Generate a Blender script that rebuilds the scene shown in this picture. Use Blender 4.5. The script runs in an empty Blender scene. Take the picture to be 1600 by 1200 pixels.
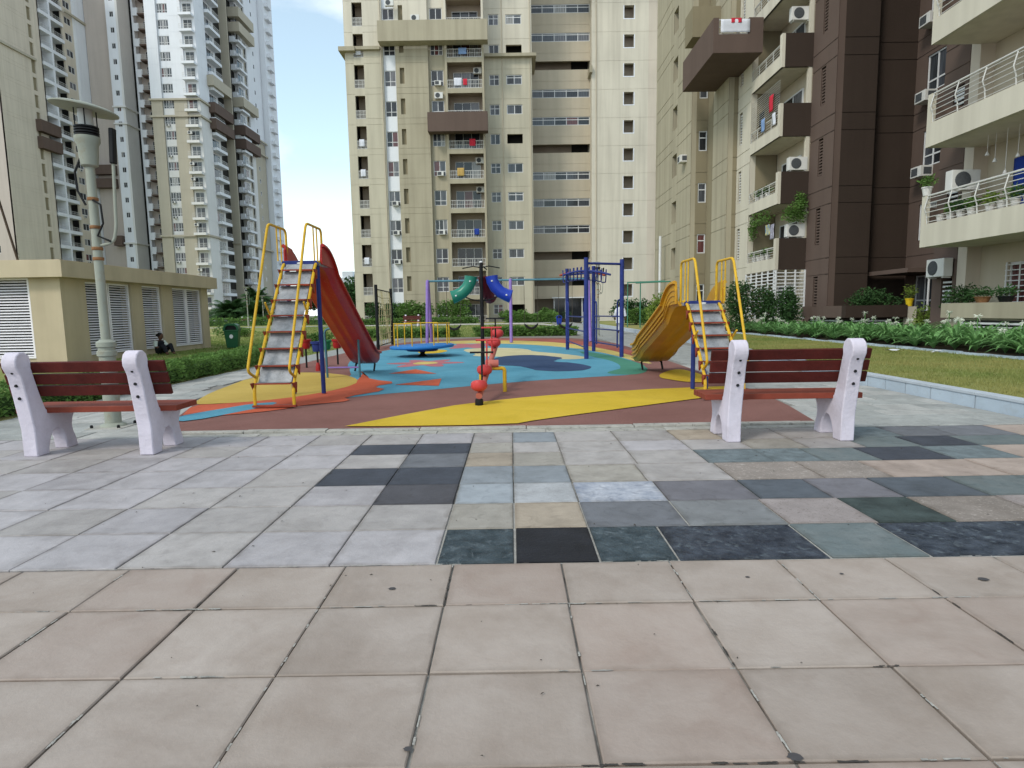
import bpy, bmesh, math, random
from mathutils import Vector, Matrix, noise as mnoise
R = math.radians
rnd = random.Random(7)
scene = bpy.context.scene
COL = scene.collection

# ------------------------------------------------------------------ camera, light, exposure
CAM_H = 1.22
th, rho = math.atan(112 / 960.0), 0.016
ct, st, cr, sr = math.cos(th), math.sin(th), math.cos(rho), math.sin(rho)
up0 = Vector((0, st, ct)); rt0 = Vector((1, 0, 0)); bk = Vector((0, -ct, st))
rt = rt0 * cr - up0 * sr; up = rt0 * sr + up0 * cr
cam = bpy.data.objects.new('camera', bpy.data.cameras.new('camera'))
COL.objects.link(cam)
cam.matrix_world = Matrix(((rt.x, up.x, bk.x, 0), (rt.y, up.y, bk.y, 0), (rt.z, up.z, bk.z, CAM_H), (0, 0, 0, 1)))
cam.data.sensor_width = 36; cam.data.lens = 36 * 960 / 1600.0
cam.data.clip_start = 0.05; cam.data.clip_end = 3000
scene.camera = cam

SUN_EL, SUN_AZ = 44, -138        # azimuth: degrees clockwise from +y (camera looks along +y)
world = bpy.data.worlds.new('World'); scene.world = world; world.use_nodes = True
wn = world.node_tree.nodes; wl = world.node_tree.links
for n in list(wn): wn.remove(n)
wout = wn.new('ShaderNodeOutputWorld'); wbg = wn.new('ShaderNodeBackground')
sky = wn.new('ShaderNodeTexSky'); sky.sky_type = 'NISHITA'; sky.sun_disc = False
sky.sun_elevation = R(SUN_EL); sky.sun_rotation = R(SUN_AZ); sky.air_density = 1.0; sky.dust_density = .7; sky.ozone_density = 1.0
wtc = wn.new('ShaderNodeTexCoord'); wmap = wn.new('ShaderNodeMapping'); wmap.inputs['Scale'].default_value = (1, 1, 2.2); wmap.inputs['Location'].default_value = (1.3, 0, 0)
wno = wn.new('ShaderNodeTexNoise'); wno.inputs['Scale'].default_value = 2.6; wno.inputs['Detail'].default_value = 9; wno.inputs['Roughness'].default_value = .52
wrmp = wn.new('ShaderNodeValToRGB'); wrmp.color_ramp.elements[0].position = .47; wrmp.color_ramp.elements[1].position = .68
wrmp.color_ramp.elements[0].color = (.2, .2, .2, 1)
wsep = wn.new('ShaderNodeSeparateXYZ')
wlow = wn.new('ShaderNodeMapRange'); wlow.inputs['From Min'].default_value = .22; wlow.inputs['From Max'].default_value = .0
wlow.inputs['To Min'].default_value = 0; wlow.inputs['To Max'].default_value = .75
wmax = wn.new('ShaderNodeMath'); wmax.operation = 'ADD'; wmax.use_clamp = True
wmix = wn.new('ShaderNodeMix'); wmix.data_type = 'RGBA'
wmix.inputs[7].default_value = (13.6, 14.3, 15.2, 1)
wl.new(wtc.outputs['Generated'], wmap.inputs['Vector']); wl.new(wmap.outputs['Vector'], wno.inputs['Vector'])
wl.new(wno.outputs['Fac'], wrmp.inputs['Fac']); wl.new(wtc.outputs['Generated'], wsep.inputs[0]); wl.new(wsep.outputs['Z'], wlow.inputs['Value'])
wl.new(wrmp.outputs['Color'], wmax.inputs[0]); wl.new(wlow.outputs['Result'], wmax.inputs[1]); wl.new(wmax.outputs[0], wmix.inputs[0])
wgain = wn.new('ShaderNodeVectorMath'); wgain.operation = 'MULTIPLY'; wgain.inputs[1].default_value = (2.85, 2.95, 2.4)
wl.new(sky.outputs['Color'], wgain.inputs[0]); wl.new(wgain.outputs[0], wmix.inputs[6]); wl.new(wmix.outputs[2], wbg.inputs['Color'])
wbg.inputs['Strength'].default_value = 0.10
wl.new(wbg.outputs[0], wout.inputs['Surface'])

sun = bpy.data.objects.new('sun', bpy.data.lights.new('sun', 'SUN')); COL.objects.link(sun)
sun.data.energy = 1.8; sun.data.angle = R(12); sun.data.color = (1, .95, .87)
az, el = R(SUN_AZ), R(SUN_EL)
sd = Vector((math.sin(az) * math.cos(el), math.cos(az) * math.cos(el), math.sin(el)))
sun.rotation_euler = sd.to_track_quat('Z', 'Y').to_euler()
scene.view_settings.view_transform = 'Standard'; scene.view_settings.look = 'None'
scene.view_settings.exposure = -0.02; scene.view_settings.gamma = 1.0
scene.view_settings.use_curve_mapping = False
scene.render.engine = 'CYCLES'

# ------------------------------------------------------------------ materials
MATS = {}
def mat(name, col, rough=.7, var=.12, scale=3.0, bump=0.0, bscale=40, metal=0.0, spec=.16, rand=0.0, col2=None, coat=0, streak=0, speck=0, speckcol=(.05,.045,.04), sscale=60, trans=0, blotch=0, edge=0):
    """principled surface with two octaves of colour noise, per-object variation, optional streaks, specks and relief"""
    if name in MATS: return MATS[name]
    m = bpy.data.materials.new(name); m.use_nodes = True
    N = m.node_tree.nodes; L = m.node_tree.links
    p = N['Principled BSDF']
    p.inputs['Roughness'].default_value = rough; p.inputs['Metallic'].default_value = metal
    p.inputs['Specular IOR Level'].default_value = spec
    if coat: p.inputs['Coat Weight'].default_value = coat; p.inputs['Coat Roughness'].default_value = .25
    tc = N.new('ShaderNodeTexCoord')
    oi = N.new('ShaderNodeObjectInfo')
    off = N.new('ShaderNodeVectorMath'); off.operation = 'ADD'
    mul = N.new('ShaderNodeMath'); mul.operation = 'MULTIPLY'; mul.inputs[1].default_value = 37.0
    L.new(oi.outputs['Random'], mul.inputs[0]); L.new(tc.outputs['Object'], off.inputs[0]); L.new(mul.outputs[0], off.inputs[1])
    n1 = N.new('ShaderNodeTexNoise'); n1.inputs['Scale'].default_value = scale; n1.inputs['Detail'].default_value = 7; n1.inputs['Roughness'].default_value = .62
    L.new(off.outputs[0], n1.inputs['Vector'])
    mr = N.new('ShaderNodeMapRange'); mr.inputs['From Min'].default_value = .3; mr.inputs['From Max'].default_value = .7
    L.new(n1.outputs['Fac'], mr.inputs['Value'])
    mx = N.new('ShaderNodeMix'); mx.data_type = 'RGBA'
    c2 = col2 if col2 else tuple(c * (1 + var) for c in col); c1 = col if col2 else tuple(c * (1 - var) for c in col)
    mx.inputs[6].default_value = (*c1, 1); mx.inputs[7].default_value = (*c2, 1)
    L.new(mr.outputs[0], mx.inputs[0]); out = mx.outputs[2]
    if streak:
        mp = N.new('ShaderNodeMapping'); mp.inputs['Scale'].default_value = (1.6, 1.6, .09); L.new(tc.outputs['Object'], mp.inputs['Vector'])
        n3 = N.new('ShaderNodeTexNoise'); n3.inputs['Scale'].default_value = 1.3; n3.inputs['Detail'].default_value = 6; L.new(mp.outputs[0], n3.inputs['Vector'])
        r3 = N.new('ShaderNodeMapRange'); r3.inputs['From Min'].default_value = .42; r3.inputs['From Max'].default_value = .75; r3.inputs['To Min'].default_value = 0; r3.inputs['To Max'].default_value = streak
        L.new(n3.outputs['Fac'], r3.inputs['Value'])
        m3 = N.new('ShaderNodeMix'); m3.data_type = 'RGBA'; m3.inputs[7].default_value = (col[0]*.5, col[1]*.48, col[2]*.46, 1)
        L.new(out, m3.inputs[6]); L.new(r3.outputs[0], m3.inputs[0]); out = m3.outputs[2]
    if speck:
        n4 = N.new('ShaderNodeTexNoise'); n4.inputs['Scale'].default_value = sscale; n4.inputs['Detail'].default_value = 8; n4.inputs['Distortion'].default_value = 1.2; L.new(off.outputs[0], n4.inputs['Vector'])
        r4 = N.new('ShaderNodeMapRange'); r4.inputs['From Min'].default_value = .56; r4.inputs['From Max'].default_value = .70; r4.inputs['To Max'].default_value = speck
        L.new(n4.outputs['Fac'], r4.inputs['Value'])
        m4 = N.new('ShaderNodeMix'); m4.data_type = 'RGBA'; m4.inputs[7].default_value = (*speckcol, 1)
        L.new(out, m4.inputs[6]); L.new(r4.outputs[0], m4.inputs[0]); out = m4.outputs[2]
    if blotch:
        n6 = N.new('ShaderNodeTexNoise'); n6.inputs['Scale'].default_value = scale*.45; n6.inputs['Detail'].default_value = 12; n6.inputs['Roughness'].default_value = .72; n6.inputs['Distortion'].default_value = .8; L.new(off.outputs[0], n6.inputs['Vector'])
        r6 = N.new('ShaderNodeMapRange'); r6.inputs['From Min'].default_value = .47; r6.inputs['From Max'].default_value = .72; r6.inputs['To Max'].default_value = blotch
        L.new(n6.outputs['Fac'], r6.inputs['Value'])
        m6 = N.new('ShaderNodeMix'); m6.data_type = 'RGBA'; m6.blend_type = 'MULTIPLY'; m6.inputs[7].default_value = (.55,.53,.50,1)
        L.new(out, m6.inputs[6]); L.new(r6.outputs[0], m6.inputs[0]); out = m6.outputs[2]
    if edge:
        sp = N.new('ShaderNodeSeparateXYZ'); L.new(tc.outputs['Generated'], sp.inputs[0]); fs_ = []
        for ax in 'XY':
            d1 = N.new('ShaderNodeMath'); d1.operation = 'SUBTRACT'; d1.inputs[1].default_value = .5; L.new(sp.outputs[ax], d1.inputs[0])
            d2 = N.new('ShaderNodeMath'); d2.operation = 'ABSOLUTE'; L.new(d1.outputs[0], d2.inputs[0]); fs_.append(d2)
        mxx = N.new('ShaderNodeMath'); mxx.operation = 'MAXIMUM'; L.new(fs_[0].outputs[0], mxx.inputs[0]); L.new(fs_[1].outputs[0], mxx.inputs[1])
        n7 = N.new('ShaderNodeTexNoise'); n7.inputs['Scale'].default_value = 9; n7.inputs['Detail'].default_value = 8; L.new(off.outputs[0], n7.inputs['Vector'])
        a7 = N.new('ShaderNodeMath'); a7.operation = 'MULTIPLY_ADD'; a7.inputs[1].default_value = .16; L.new(n7.outputs['Fac'], a7.inputs[0]); L.new(mxx.outputs[0], a7.inputs[2])
        r7 = N.new('ShaderNodeMapRange'); r7.inputs['From Min'].default_value = .52; r7.inputs['From Max'].default_value = .60; r7.inputs['To Max'].default_value = edge; L.new(a7.outputs[0], r7.inputs['Value'])
        m7 = N.new('ShaderNodeMix'); m7.data_type = 'RGBA'; m7.blend_type = 'MULTIPLY'; m7.inputs[7].default_value = (.5,.47,.43,1)
        L.new(out, m7.inputs[6]); L.new(r7.outputs[0], m7.inputs[0]); out = m7.outputs[2]
    if rand:
        hs = N.new('ShaderNodeHueSaturation'); r5 = N.new('ShaderNodeMapRange')
        r5.inputs['To Min'].default_value = 1 - rand; r5.inputs['To Max'].default_value = 1 + rand
        L.new(oi.outputs['Random'], r5.inputs['Value']); L.new(r5.outputs[0], hs.inputs['Value']); L.new(out, hs.inputs['Color']); out = hs.outputs['Color']
    L.new(out, p.inputs['Base Color'])
    if bump:
        n2 = N.new('ShaderNodeTexNoise'); n2.inputs['Scale'].default_value = bscale; n2.inputs['Detail'].default_value = 6; n2.inputs['Roughness'].default_value = .65
        L.new(off.outputs[0], n2.inputs['Vector'])
        b = N.new('ShaderNodeBump'); b.inputs['Strength'].default_value = bump; b.inputs['Distance'].default_value = .02
        L.new(n2.outputs['Fac'], b.inputs['Height']); L.new(b.outputs[0], p.inputs['Normal'])
    if trans:
        p.inputs['Subsurface Weight'].default_value = 0
        tr = N.new('ShaderNodeBsdfTranslucent'); L.new(out, tr.inputs['Color'])
        ms = N.new('ShaderNodeMixShader'); ms.inputs[0].default_value = trans
        L.new(p.outputs[0], ms.inputs[1]); L.new(tr.outputs[0], ms.inputs[2]); L.new(ms.outputs[0], N['Material Output'].inputs['Surface'])
    MATS[name] = m
    return m

def mat_pane():
    """dark window glass; each pane has its own curtain tone behind it"""
    m = bpy.data.materials.new('window_glass'); m.use_nodes = True
    N = m.node_tree.nodes; L = m.node_tree.links; p = N['Principled BSDF']
    oi = N.new('ShaderNodeObjectInfo'); rp = N.new('ShaderNodeValToRGB'); rp.color_ramp.interpolation = 'CONSTANT'
    el_ = rp.color_ramp.elements
    el_[0].position = 0; el_[0].color = (.02, .022, .026, 1); el_[1].position = .35; el_[1].color = (.06, .065, .075, 1)
    for pos, c in ((.55, (.13, .13, .14)), (.68, (.035, .037, .045)), (.8, (.24, .235, .225)), (.88, (.11, .04, .04)), (.93, (.04, .045, .05))):
        e = el_.new(pos); e.color = (*c, 1)
    L.new(oi.outputs['Random'], rp.inputs['Fac'])
    tc = N.new('ShaderNodeTexCoord'); mp = N.new('ShaderNodeMapping'); mp.inputs['Scale'].default_value = (9, 9, .4)
    L.new(tc.outputs['Object'], mp.inputs['Vector'])
    no = N.new('ShaderNodeTexNoise'); no.inputs['Scale'].default_value = 2; L.new(mp.outputs[0], no.inputs['Vector'])
    hs = N.new('ShaderNodeHueSaturation'); mr = N.new('ShaderNodeMapRange'); mr.inputs['From Min'].default_value = .3; mr.inputs['From Max'].default_value = .7; mr.inputs['To Min'].default_value = .55; mr.inputs['To Max'].default_value = 1.5
    L.new(no.outputs['Fac'], mr.inputs['Value']); L.new(mr.outputs[0], hs.inputs['Value']); L.new(rp.outputs['Color'], hs.inputs['Color'])
    L.new(hs.outputs['Color'], p.inputs['Base Color']); p.inputs['Roughness'].default_value = .08
    return m
M_PANE = mat_pane()

# ------------------------------------------------------------------ mesh building
class MB:
    def __init__(s): s.v = []; s.f = []
    def add(s, vs, fs):
        b = len(s.v); s.v.extend([tuple(p) for p in vs]); s.f.extend([tuple(i + b for i in f) for f in fs]); return s
    def box(s, x0, x1, y0, y1, z0, z1):
        if x0 > x1: x0, x1 = x1, x0
        if y0 > y1: y0, y1 = y1, y0
        if z0 > z1: z0, z1 = z1, z0
        return s.add([(x0,y0,z0),(x1,y0,z0),(x1,y1,z0),(x0,y1,z0),(x0,y0,z1),(x1,y0,z1),(x1,y1,z1),(x0,y1,z1)],
                     [(0,3,2,1),(4,5,6,7),(0,1,5,4),(1,2,6,5),(2,3,7,6),(3,0,4,7)])
    def bar(s, p0, p1, w, h, upv=(0,0,1)):
        """rectangular bar from p0 to p1, w sideways, h along upv"""
        p0, p1 = Vector(p0), Vector(p1); d = (p1 - p0).normalized(); u = Vector(upv)
        side = d.cross(u)
        if side.length < 1e-6: side = d.cross(Vector((1,0,0)))
        side.normalize(); u = side.cross(d).normalized()
        vs = []
        for p in (p0, p1):
            for a, b in ((-1,-1),(1,-1),(1,1),(-1,1)): vs.append(p + side*a*w/2 + u*b*h/2)
        return s.add(vs, [(0,1,2,3)[::-1],(4,5,6,7),(0,1,5,4),(1,2,6,5),(2,3,7,6),(3,0,4,7)])
    def tube(s, pts, r, n=8, closed=False, cap=True):
        pts = [Vector(p) for p in pts]; m = len(pts)
        rs = r if isinstance(r, (list, tuple)) else [r]*m
        ref = None; rings = []
        for i in range(m):
            if closed: t = pts[(i+1) % m] - pts[i-1]
            else: t = pts[min(i+1, m-1)] - pts[max(i-1, 0)]
            if t.length < 1e-9: t = Vector((0,0,1))
            t.normalize()
            if ref is None: ref = Vector((0,0,1)) if abs(t.z) < .9 else Vector((1,0,0))
            a = (ref - t*ref.dot(t))
            if a.length < 1e-6: a = t.orthogonal()
            a.normalize(); ref = a; b = t.cross(a)
            rings.append([pts[i] + (a*math.cos(2*math.pi*k/n) + b*math.sin(2*math.pi*k/n))*rs[i] for k in range(n)])
        vs = [p for rg in rings for p in rg]; fs = []
        for i in range(m if closed else m-1):
            j = (i+1) % m
            for k in range(n): fs.append((i*n+k, i*n+(k+1)%n, j*n+(k+1)%n, j*n+k))
        if cap and not closed: fs.append(tuple(range(n))[::-1]); fs.append(tuple((m-1)*n+k for k in range(n)))
        return s.add(vs, fs)
    def cyl(s, p0, p1, r0, r1=None, n=12): return s.tube([p0, p1], [r0, r0 if r1 is None else r1], n)
    def lathe(s, prof, n=20, c=(0,0,0), capb=True, capt=True):
        vs = []; fs = []
        for r, z in prof:
            for k in range(n):
                a = 2*math.pi*k/n; vs.append((c[0]+r*math.cos(a), c[1]+r*math.sin(a), c[2]+z))
        for i in range(len(prof)-1):
            for k in range(n): fs.append((i*n+k, i*n+(k+1)%n, (i+1)*n+(k+1)%n, (i+1)*n+k))
        if capb: fs.append(tuple(range(n))[::-1])
        if capt: fs.append(tuple((len(prof)-1)*n+k for k in range(n)))
        return s.add(vs, fs)
    def prism(s, poly, axis, h0, h1):
        """polygon extruded along axis: 'x' polygon is (y,z), 'y' is (x,z), 'z' is (x,y)"""
        def P(a, b, h): return (h,a,b) if axis == 'x' else ((a,h,b) if axis == 'y' else (a,b,h))
        n = len(poly); vs = [P(a,b,h0) for a,b in poly] + [P(a,b,h1) for a,b in poly]
        fs = [tuple(range(n))[::-1], tuple(range(n,2*n))] + [(i,(i+1)%n,n+(i+1)%n,n+i) for i in range(n)]
        return s.add(vs, fs)
    def mesh(s, name, m, smooth=None):
        me = bpy.data.meshes.new(name); me.from_pydata(s.v, [], s.f); me.validate()
        bm = bmesh.new(); bm.from_mesh(me); bmesh.ops.recalc_face_normals(bm, faces=bm.faces); bm.to_mesh(me); bm.free()
        if m: me.materials.append(m)
        if smooth:
            me.polygons.foreach_set('use_smooth', [True]*len(me.polygons)); me.set_sharp_from_angle(angle=R(smooth))
        return me
    def raw(s, name, m):
        me = bpy.data.meshes.new(name); me.from_pydata(s.v, [], s.f)
        if m: me.materials.append(m)
        return me

def link(name, me, parent=None, loc=(0,0,0), rotz=0.0):
    o = bpy.data.objects.new(name, me); COL.objects.link(o)
    o.location = loc
    if rotz: o.rotation_euler = (0,0,rotz)
    if parent: o.parent = parent
    return o
def part(name, mb, m, parent, smooth=None, loc=(0,0,0), rotz=0.0, bevel=0, label=None):
    o = link(name, mb.mesh(name, m, smooth) if isinstance(mb, MB) else mb, parent, loc, rotz)
    if bevel:
        b = o.modifiers.new('bevel', 'BEVEL'); b.width = bevel; b.segments = 2; b.limit_method = 'ANGLE'; b.angle_limit = R(35)
    if label: o['label'] = label
    return o
def thing(name, label, cat, loc=(0,0,0), rotz=0.0, group=None):
    o = link(name, None, None, loc, rotz); o.empty_display_size = .1
    return tag(o, label, cat, group)
def tag(o, label, cat, group=None):
    o['label'] = label; o['category'] = cat
    if group: o['group'] = group
    return o
def struct(name, mb, m, smooth=None, kind='structure', parent=None):
    o = link(name, mb.mesh(name, m, smooth) if isinstance(mb, MB) else mb, parent); o['kind'] = kind; return o
def kids(o): return list(o.children)
def copy_tree(o, parent=None):
    c = o.copy(); COL.objects.link(c); c.parent = parent
    for ch in kids(o): copy_tree(ch, c)
    return c
def dup(o, label, loc, rotz=0.0, group=None):
    c = copy_tree(o); c.location = loc; c.rotation_euler = (0,0,rotz); c['label'] = label
    if group: c['group'] = group
    return c
def bez(p0, p1, p2, n=8):
    p0, p1, p2 = Vector(p0), Vector(p1), Vector(p2)
    return [p0*(1-t)**2 + p1*2*t*(1-t) + p2*t*t for t in [i/n for i in range(n+1)]]
def rounded(pts, r, n=5):
    """polyline with rounded corners"""
    pts = [Vector(p) for p in pts]; out = [pts[0]]
    for i in range(1, len(pts)-1):
        a = (pts[i-1]-pts[i]); b = (pts[i+1]-pts[i]); d = min(r, a.length*.49, b.length*.49)
        out += bez(pts[i]+a.normalized()*d, pts[i], pts[i]+b.normalized()*d, n)
    return out + [pts[-1]]

# colours
m_beige   = mat('beige_wall_paint', (.375,.335,.245), .85, .07, .25, streak=.42, bump=.1, bscale=12)
m_beigel  = mat('light_beige_wall_paint', (.485,.445,.345), .85, .06, .25, streak=.38, bump=.1, bscale=12)
m_cream   = mat('cream_wall_paint', (.575,.53,.435), .85, .06, .25, streak=.34, bump=.1, bscale=12)
m_pinkcr  = mat('pinkish_wall_paint', (.54,.475,.39), .85, .06, .25, streak=.2)
m_corr    = mat('tan_wall_paint', (.47,.41,.315), .85, .06, .25, streak=.2)
m_olive   = mat('dark_olive_wall', (.235,.2,.13), .85, .07, .3, streak=.2)  # darker olive on camera-facing walls of the right-hand block, also louvres and pipe
m_brown   = mat('brown_paint_shaded_faces', (.046,.032,.025), .85, .08, .4, streak=.2, bump=.3, bscale=25)  # brown of the camera-facing walls, their shade put into the colour
m_brown2  = mat('brown_paint_bands_and_lit_faces', (.118,.083,.068), .85, .08, .4, streak=.2)  # brown of the bands, also the lit copy for left-facing walls
m_white   = mat('white_wall_paint', (.70,.715,.745), .8, .04, .2, streak=.12)
m_greyw   = mat('pale_grey_and_shaded_white_paint', (.64,.63,.61), .8, .05, .2, streak=.12)  # pale grey walls, also white walls with shade put into the colour
m_farbg   = mat('far_beige_paint', (.43,.39,.31), .85, .05, .2, streak=.15)
m_farnear = mat('far_beige_lightened_side', (.58,.515,.42), .85, .05, .2, streak=.25)  # far beige lightened to offset shade on a side turned from the sun
m_farpk   = mat('far_pink_beige_paint', (.46,.40,.355), .85, .05, .2, streak=.15)
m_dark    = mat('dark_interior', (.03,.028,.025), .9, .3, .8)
m_inner   = mat('balcony_inner_paint', (.34,.28,.22), .85, .1, .6)
m_frame   = mat('white_window_frame', (.62,.62,.62), .5, .05, 4)
m_rail    = mat('painted_railing', (.55,.54,.51), .5, .08, 4)
m_acw     = mat('ac_white_plastic', (.62,.61,.58), .5, .06, 3, streak=.2)
m_acd     = mat('ac_grille_dark', (.07,.075,.08), .6, .2, 20)
m_conc    = mat('bench_concrete_paint', (.64,.59,.67), .7, .07, 5, bump=.35, bscale=30, speck=.14, sscale=11, speckcol=(.33,.29,.29), blotch=.28, streak=.35)
m_red     = mat('bench_red_paint_shaded_back', (.078,.013,.010), .55, .25, 6, bump=.25, bscale=25, rand=.12, speck=.35, sscale=16, speckcol=(.07,.02,.015), blotch=.4)  # back slats: shade put into the colour as a darker red
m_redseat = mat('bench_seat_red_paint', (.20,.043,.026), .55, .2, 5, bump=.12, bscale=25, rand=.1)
m_black   = mat('black_metal', (.012,.012,.013), .45, .3, 8)
m_navy    = mat('navy_paint', (.022,.035,.16), .4, .2, 6, bump=.05)
m_yellow  = mat('yellow_tube_paint', (.60,.36,.025), .4, .12, 6, speck=.35, sscale=22, speckcol=(.20,.10,.04), blotch=.35)
m_redst   = mat('red_step_paint', (.25,.045,.025), .5, .25, 8, speck=.4, sscale=18, speckcol=(.12,.06,.04))
m_steel   = mat('worn_steel_tread', (.27,.275,.285), .5, .35, 7, metal=.25, bump=.15, speck=.3, sscale=22)
m_slred   = mat('red_plastic', (.34,.014,.012), .38, .12, 2, blotch=.3, speck=.12, sscale=30, speckcol=(.45,.35,.3), spec=.3, bump=.05, bscale=8)
m_slyel   = mat('yellow_plastic', (.50,.255,.015), .38, .12, 2, blotch=.3, speck=.12, sscale=30, speckcol=(.45,.35,.3), spec=.3, bump=.05, bscale=8)
m_purple  = mat('purple_paint', (.23,.15,.42), .45, .12, 5)
m_teal    = mat('teal_metal', (.06,.15,.19), .45, .2, 5)
m_grn     = mat('green_plastic', (.015,.17,.115), .3, .1, 3, spec=.3)
m_blu     = mat('blue_plastic', (.012,.04,.33), .3, .1, 3, spec=.3)
m_mgr     = mat('merry_go_round_blue', (.03,.17,.45), .5, .15, 4, bump=.1)
m_seesaw  = mat('red_seesaw_paint', (.50,.055,.055), .35, .12, 4)
m_beam    = mat('faded_red_beam_paint', (.45,.13,.10), .45, .15, 4)
m_binG    = mat('bin_green_plastic', (.018,.09,.04), .4, .1, 3)
m_chain   = mat('chain_steel', (.10,.085,.07), .5, .2, 30, metal=.4)
m_rope    = mat('net_rope', (.42,.36,.20), .8, .15, 20)
m_lamp    = mat('lamp_pole_paint', (.29,.305,.255), .55, .08, 3, speck=.4, sscale=9, speckcol=(.25,.20,.13))
m_rust    = mat('rusty_bracket', (.22,.11,.05), .8, .3, 20)
m_glasslm = mat('lamp_glass', (.5,.5,.48), .15, .05, 3)
m_kerb    = mat('kerb_tile_stone', (.42,.49,.56), .7, .07, 3, bump=.2, bscale=30, rand=.08, speck=.2, sscale=9, speckcol=(.3,.29,.27))
m_kerbc   = mat('kerb_cap_stone', (.42,.46,.50), .7, .10, 3, bump=.2, bscale=30)
m_edge    = mat('concrete_edging', (.36,.345,.31), .9, .2, 5, bump=.5, bscale=25, speck=.5, sscale=12)
m_louv    = mat('louvre_aluminium', (.78,.755,.78), .45, .06, 3)
m_svc     = mat('service_yellow_paint', (.50,.42,.295), .85, .07, .8, streak=.3, bump=.15)
m_skin    = mat('skin', (.12,.06,.04), .55, .1, 8)
m_hair    = mat('black_hair', (.008,.007,.007), .5, .2, 20)
m_kurta   = mat('white_cotton', (.62,.63,.68), .85, .05, 8, bump=.2)
m_vest    = mat('black_cloth', (.012,.013,.016), .85, .2, 10)
m_sleeve  = mat('pale_green_cloth', (.48,.52,.45), .85, .1, 10)
m_pot     = mat('white_flower_pot', (.62,.6,.57), .6, .06, 6)
m_poty    = mat('yellow_flower_pot', (.65,.45,.02), .45, .06, 6)
m_soil    = mat('soil', (.06,.045,.03), 1, .3, 10, bump=.6)
m_leafd   = mat('dark_leaf', (.045,.10,.032), .55, .5, 2.5, trans=.25)
m_leaf    = mat('green_leaf', (.115,.21,.05), .55, .45, 2.5, trans=.3)
m_leafy   = mat('yellow_green_leaf', (.19,.27,.05), .55, .35, 2.5, trans=.3)
m_lily    = mat('lily_leaf', (.16,.32,.11), .38, .4, 4, trans=.25)
m_flower  = mat('white_petal', (.70,.72,.62), .7, .06, 8, trans=.3)
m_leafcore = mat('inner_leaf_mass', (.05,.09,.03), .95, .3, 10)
m_twig    = mat('twig_bark', (.07,.05,.035), .9, .3, 10)
m_grass   = mat('lawn_soil_grass', (.15,.20,.05), .95, .3, .35, col2=(.31,.275,.11), bump=.5, bscale=30)
m_blade   = mat('grass_blade', (.16,.22,.055), .8, .3, .5, col2=(.36,.32,.12), trans=.3)
m_bladeg  = mat('green_grass_blade', (.12,.20,.04), .8, .3, .5, col2=(.22,.26,.08), trans=.3)
m_blue_cl = mat('blue_cloth', (.02,.05,.28), .8, .2, 6)
m_redcl   = mat('red_cloth', (.5,.03,.05), .8, .1, 6)

# ------------------------------------------------------------------ ground, paths, paving
g = MB(); g.add([(-1500,-60,-.09),(1500,-60,-.09),(1500,2500,-.09),(-1500,2500,-.09)], [(0,1,2,3)])
struct('ground', g, mat('ground_earth', (.16,.15,.12), .95, .2, .02))
m_grout = mat('grout', (.085,.075,.065), .95, .2, 6, col2=(.40,.385,.35), bump=.3)
pb = MB(); pb.box(-7.2, 5.5, -2.5, 6.2, -.05, -.012)
pavement = struct('pavement', pb, m_grout)

def slab_mesh(w, d, m, t=.04, c=.004):
    b = MB(); x, y = w/2, d/2
    b.add([(-x,-y,-t),(x,-y,-t),(x,y,-t),(-x,y,-t),(-x,-y,-c),(x,-y,-c),(x,y,-c),(-x,y,-c),(-x+c,-y+c,0),(x-c,-y+c,0),(x-c,y-c,0),(-x+c,y-c,0)],
          [(0,1,5,4),(1,2,6,5),(2,3,7,6),(3,0,4,7),(4,5,9,8),(5,6,10,9),(6,7,11,10),(7,4,8,11),(8,9,10,11)])
    return b.mesh('paving_slab', m)
SL = {}
def slab(x0, x1, y0, y1, m, parent=None, gap=.008, z=0.0, name='paving_slab', jit=.0018):
    w, d = round(x1-x0-gap, 3), round(y1-y0-gap, 3); k = (w, d, m.name)
    if k not in SL: SL[k] = slab_mesh(w, d, m)
    o = link(name, SL[k], parent or pavement, ((x0+x1)/2 + rnd.uniform(-jit,jit), (y0+y1)/2 + rnd.uniform(-jit,jit), z + rnd.uniform(-.0022,.0022)))
    o.rotation_euler = (rnd.uniform(-.0022,.0022), rnd.uniform(-.0022,.0022), rnd.uniform(-.004,.004))
    return o
def stone(name, c, **k):
    a = dict(rough=.66, var=.14, scale=5, bump=.2, bscale=45, rand=.09, speck=.4, sscale=9, speckcol=tuple(x*.6 for x in c), blotch=.5, edge=.6); a.update(k)
    return mat(name, c, **a)
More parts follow.
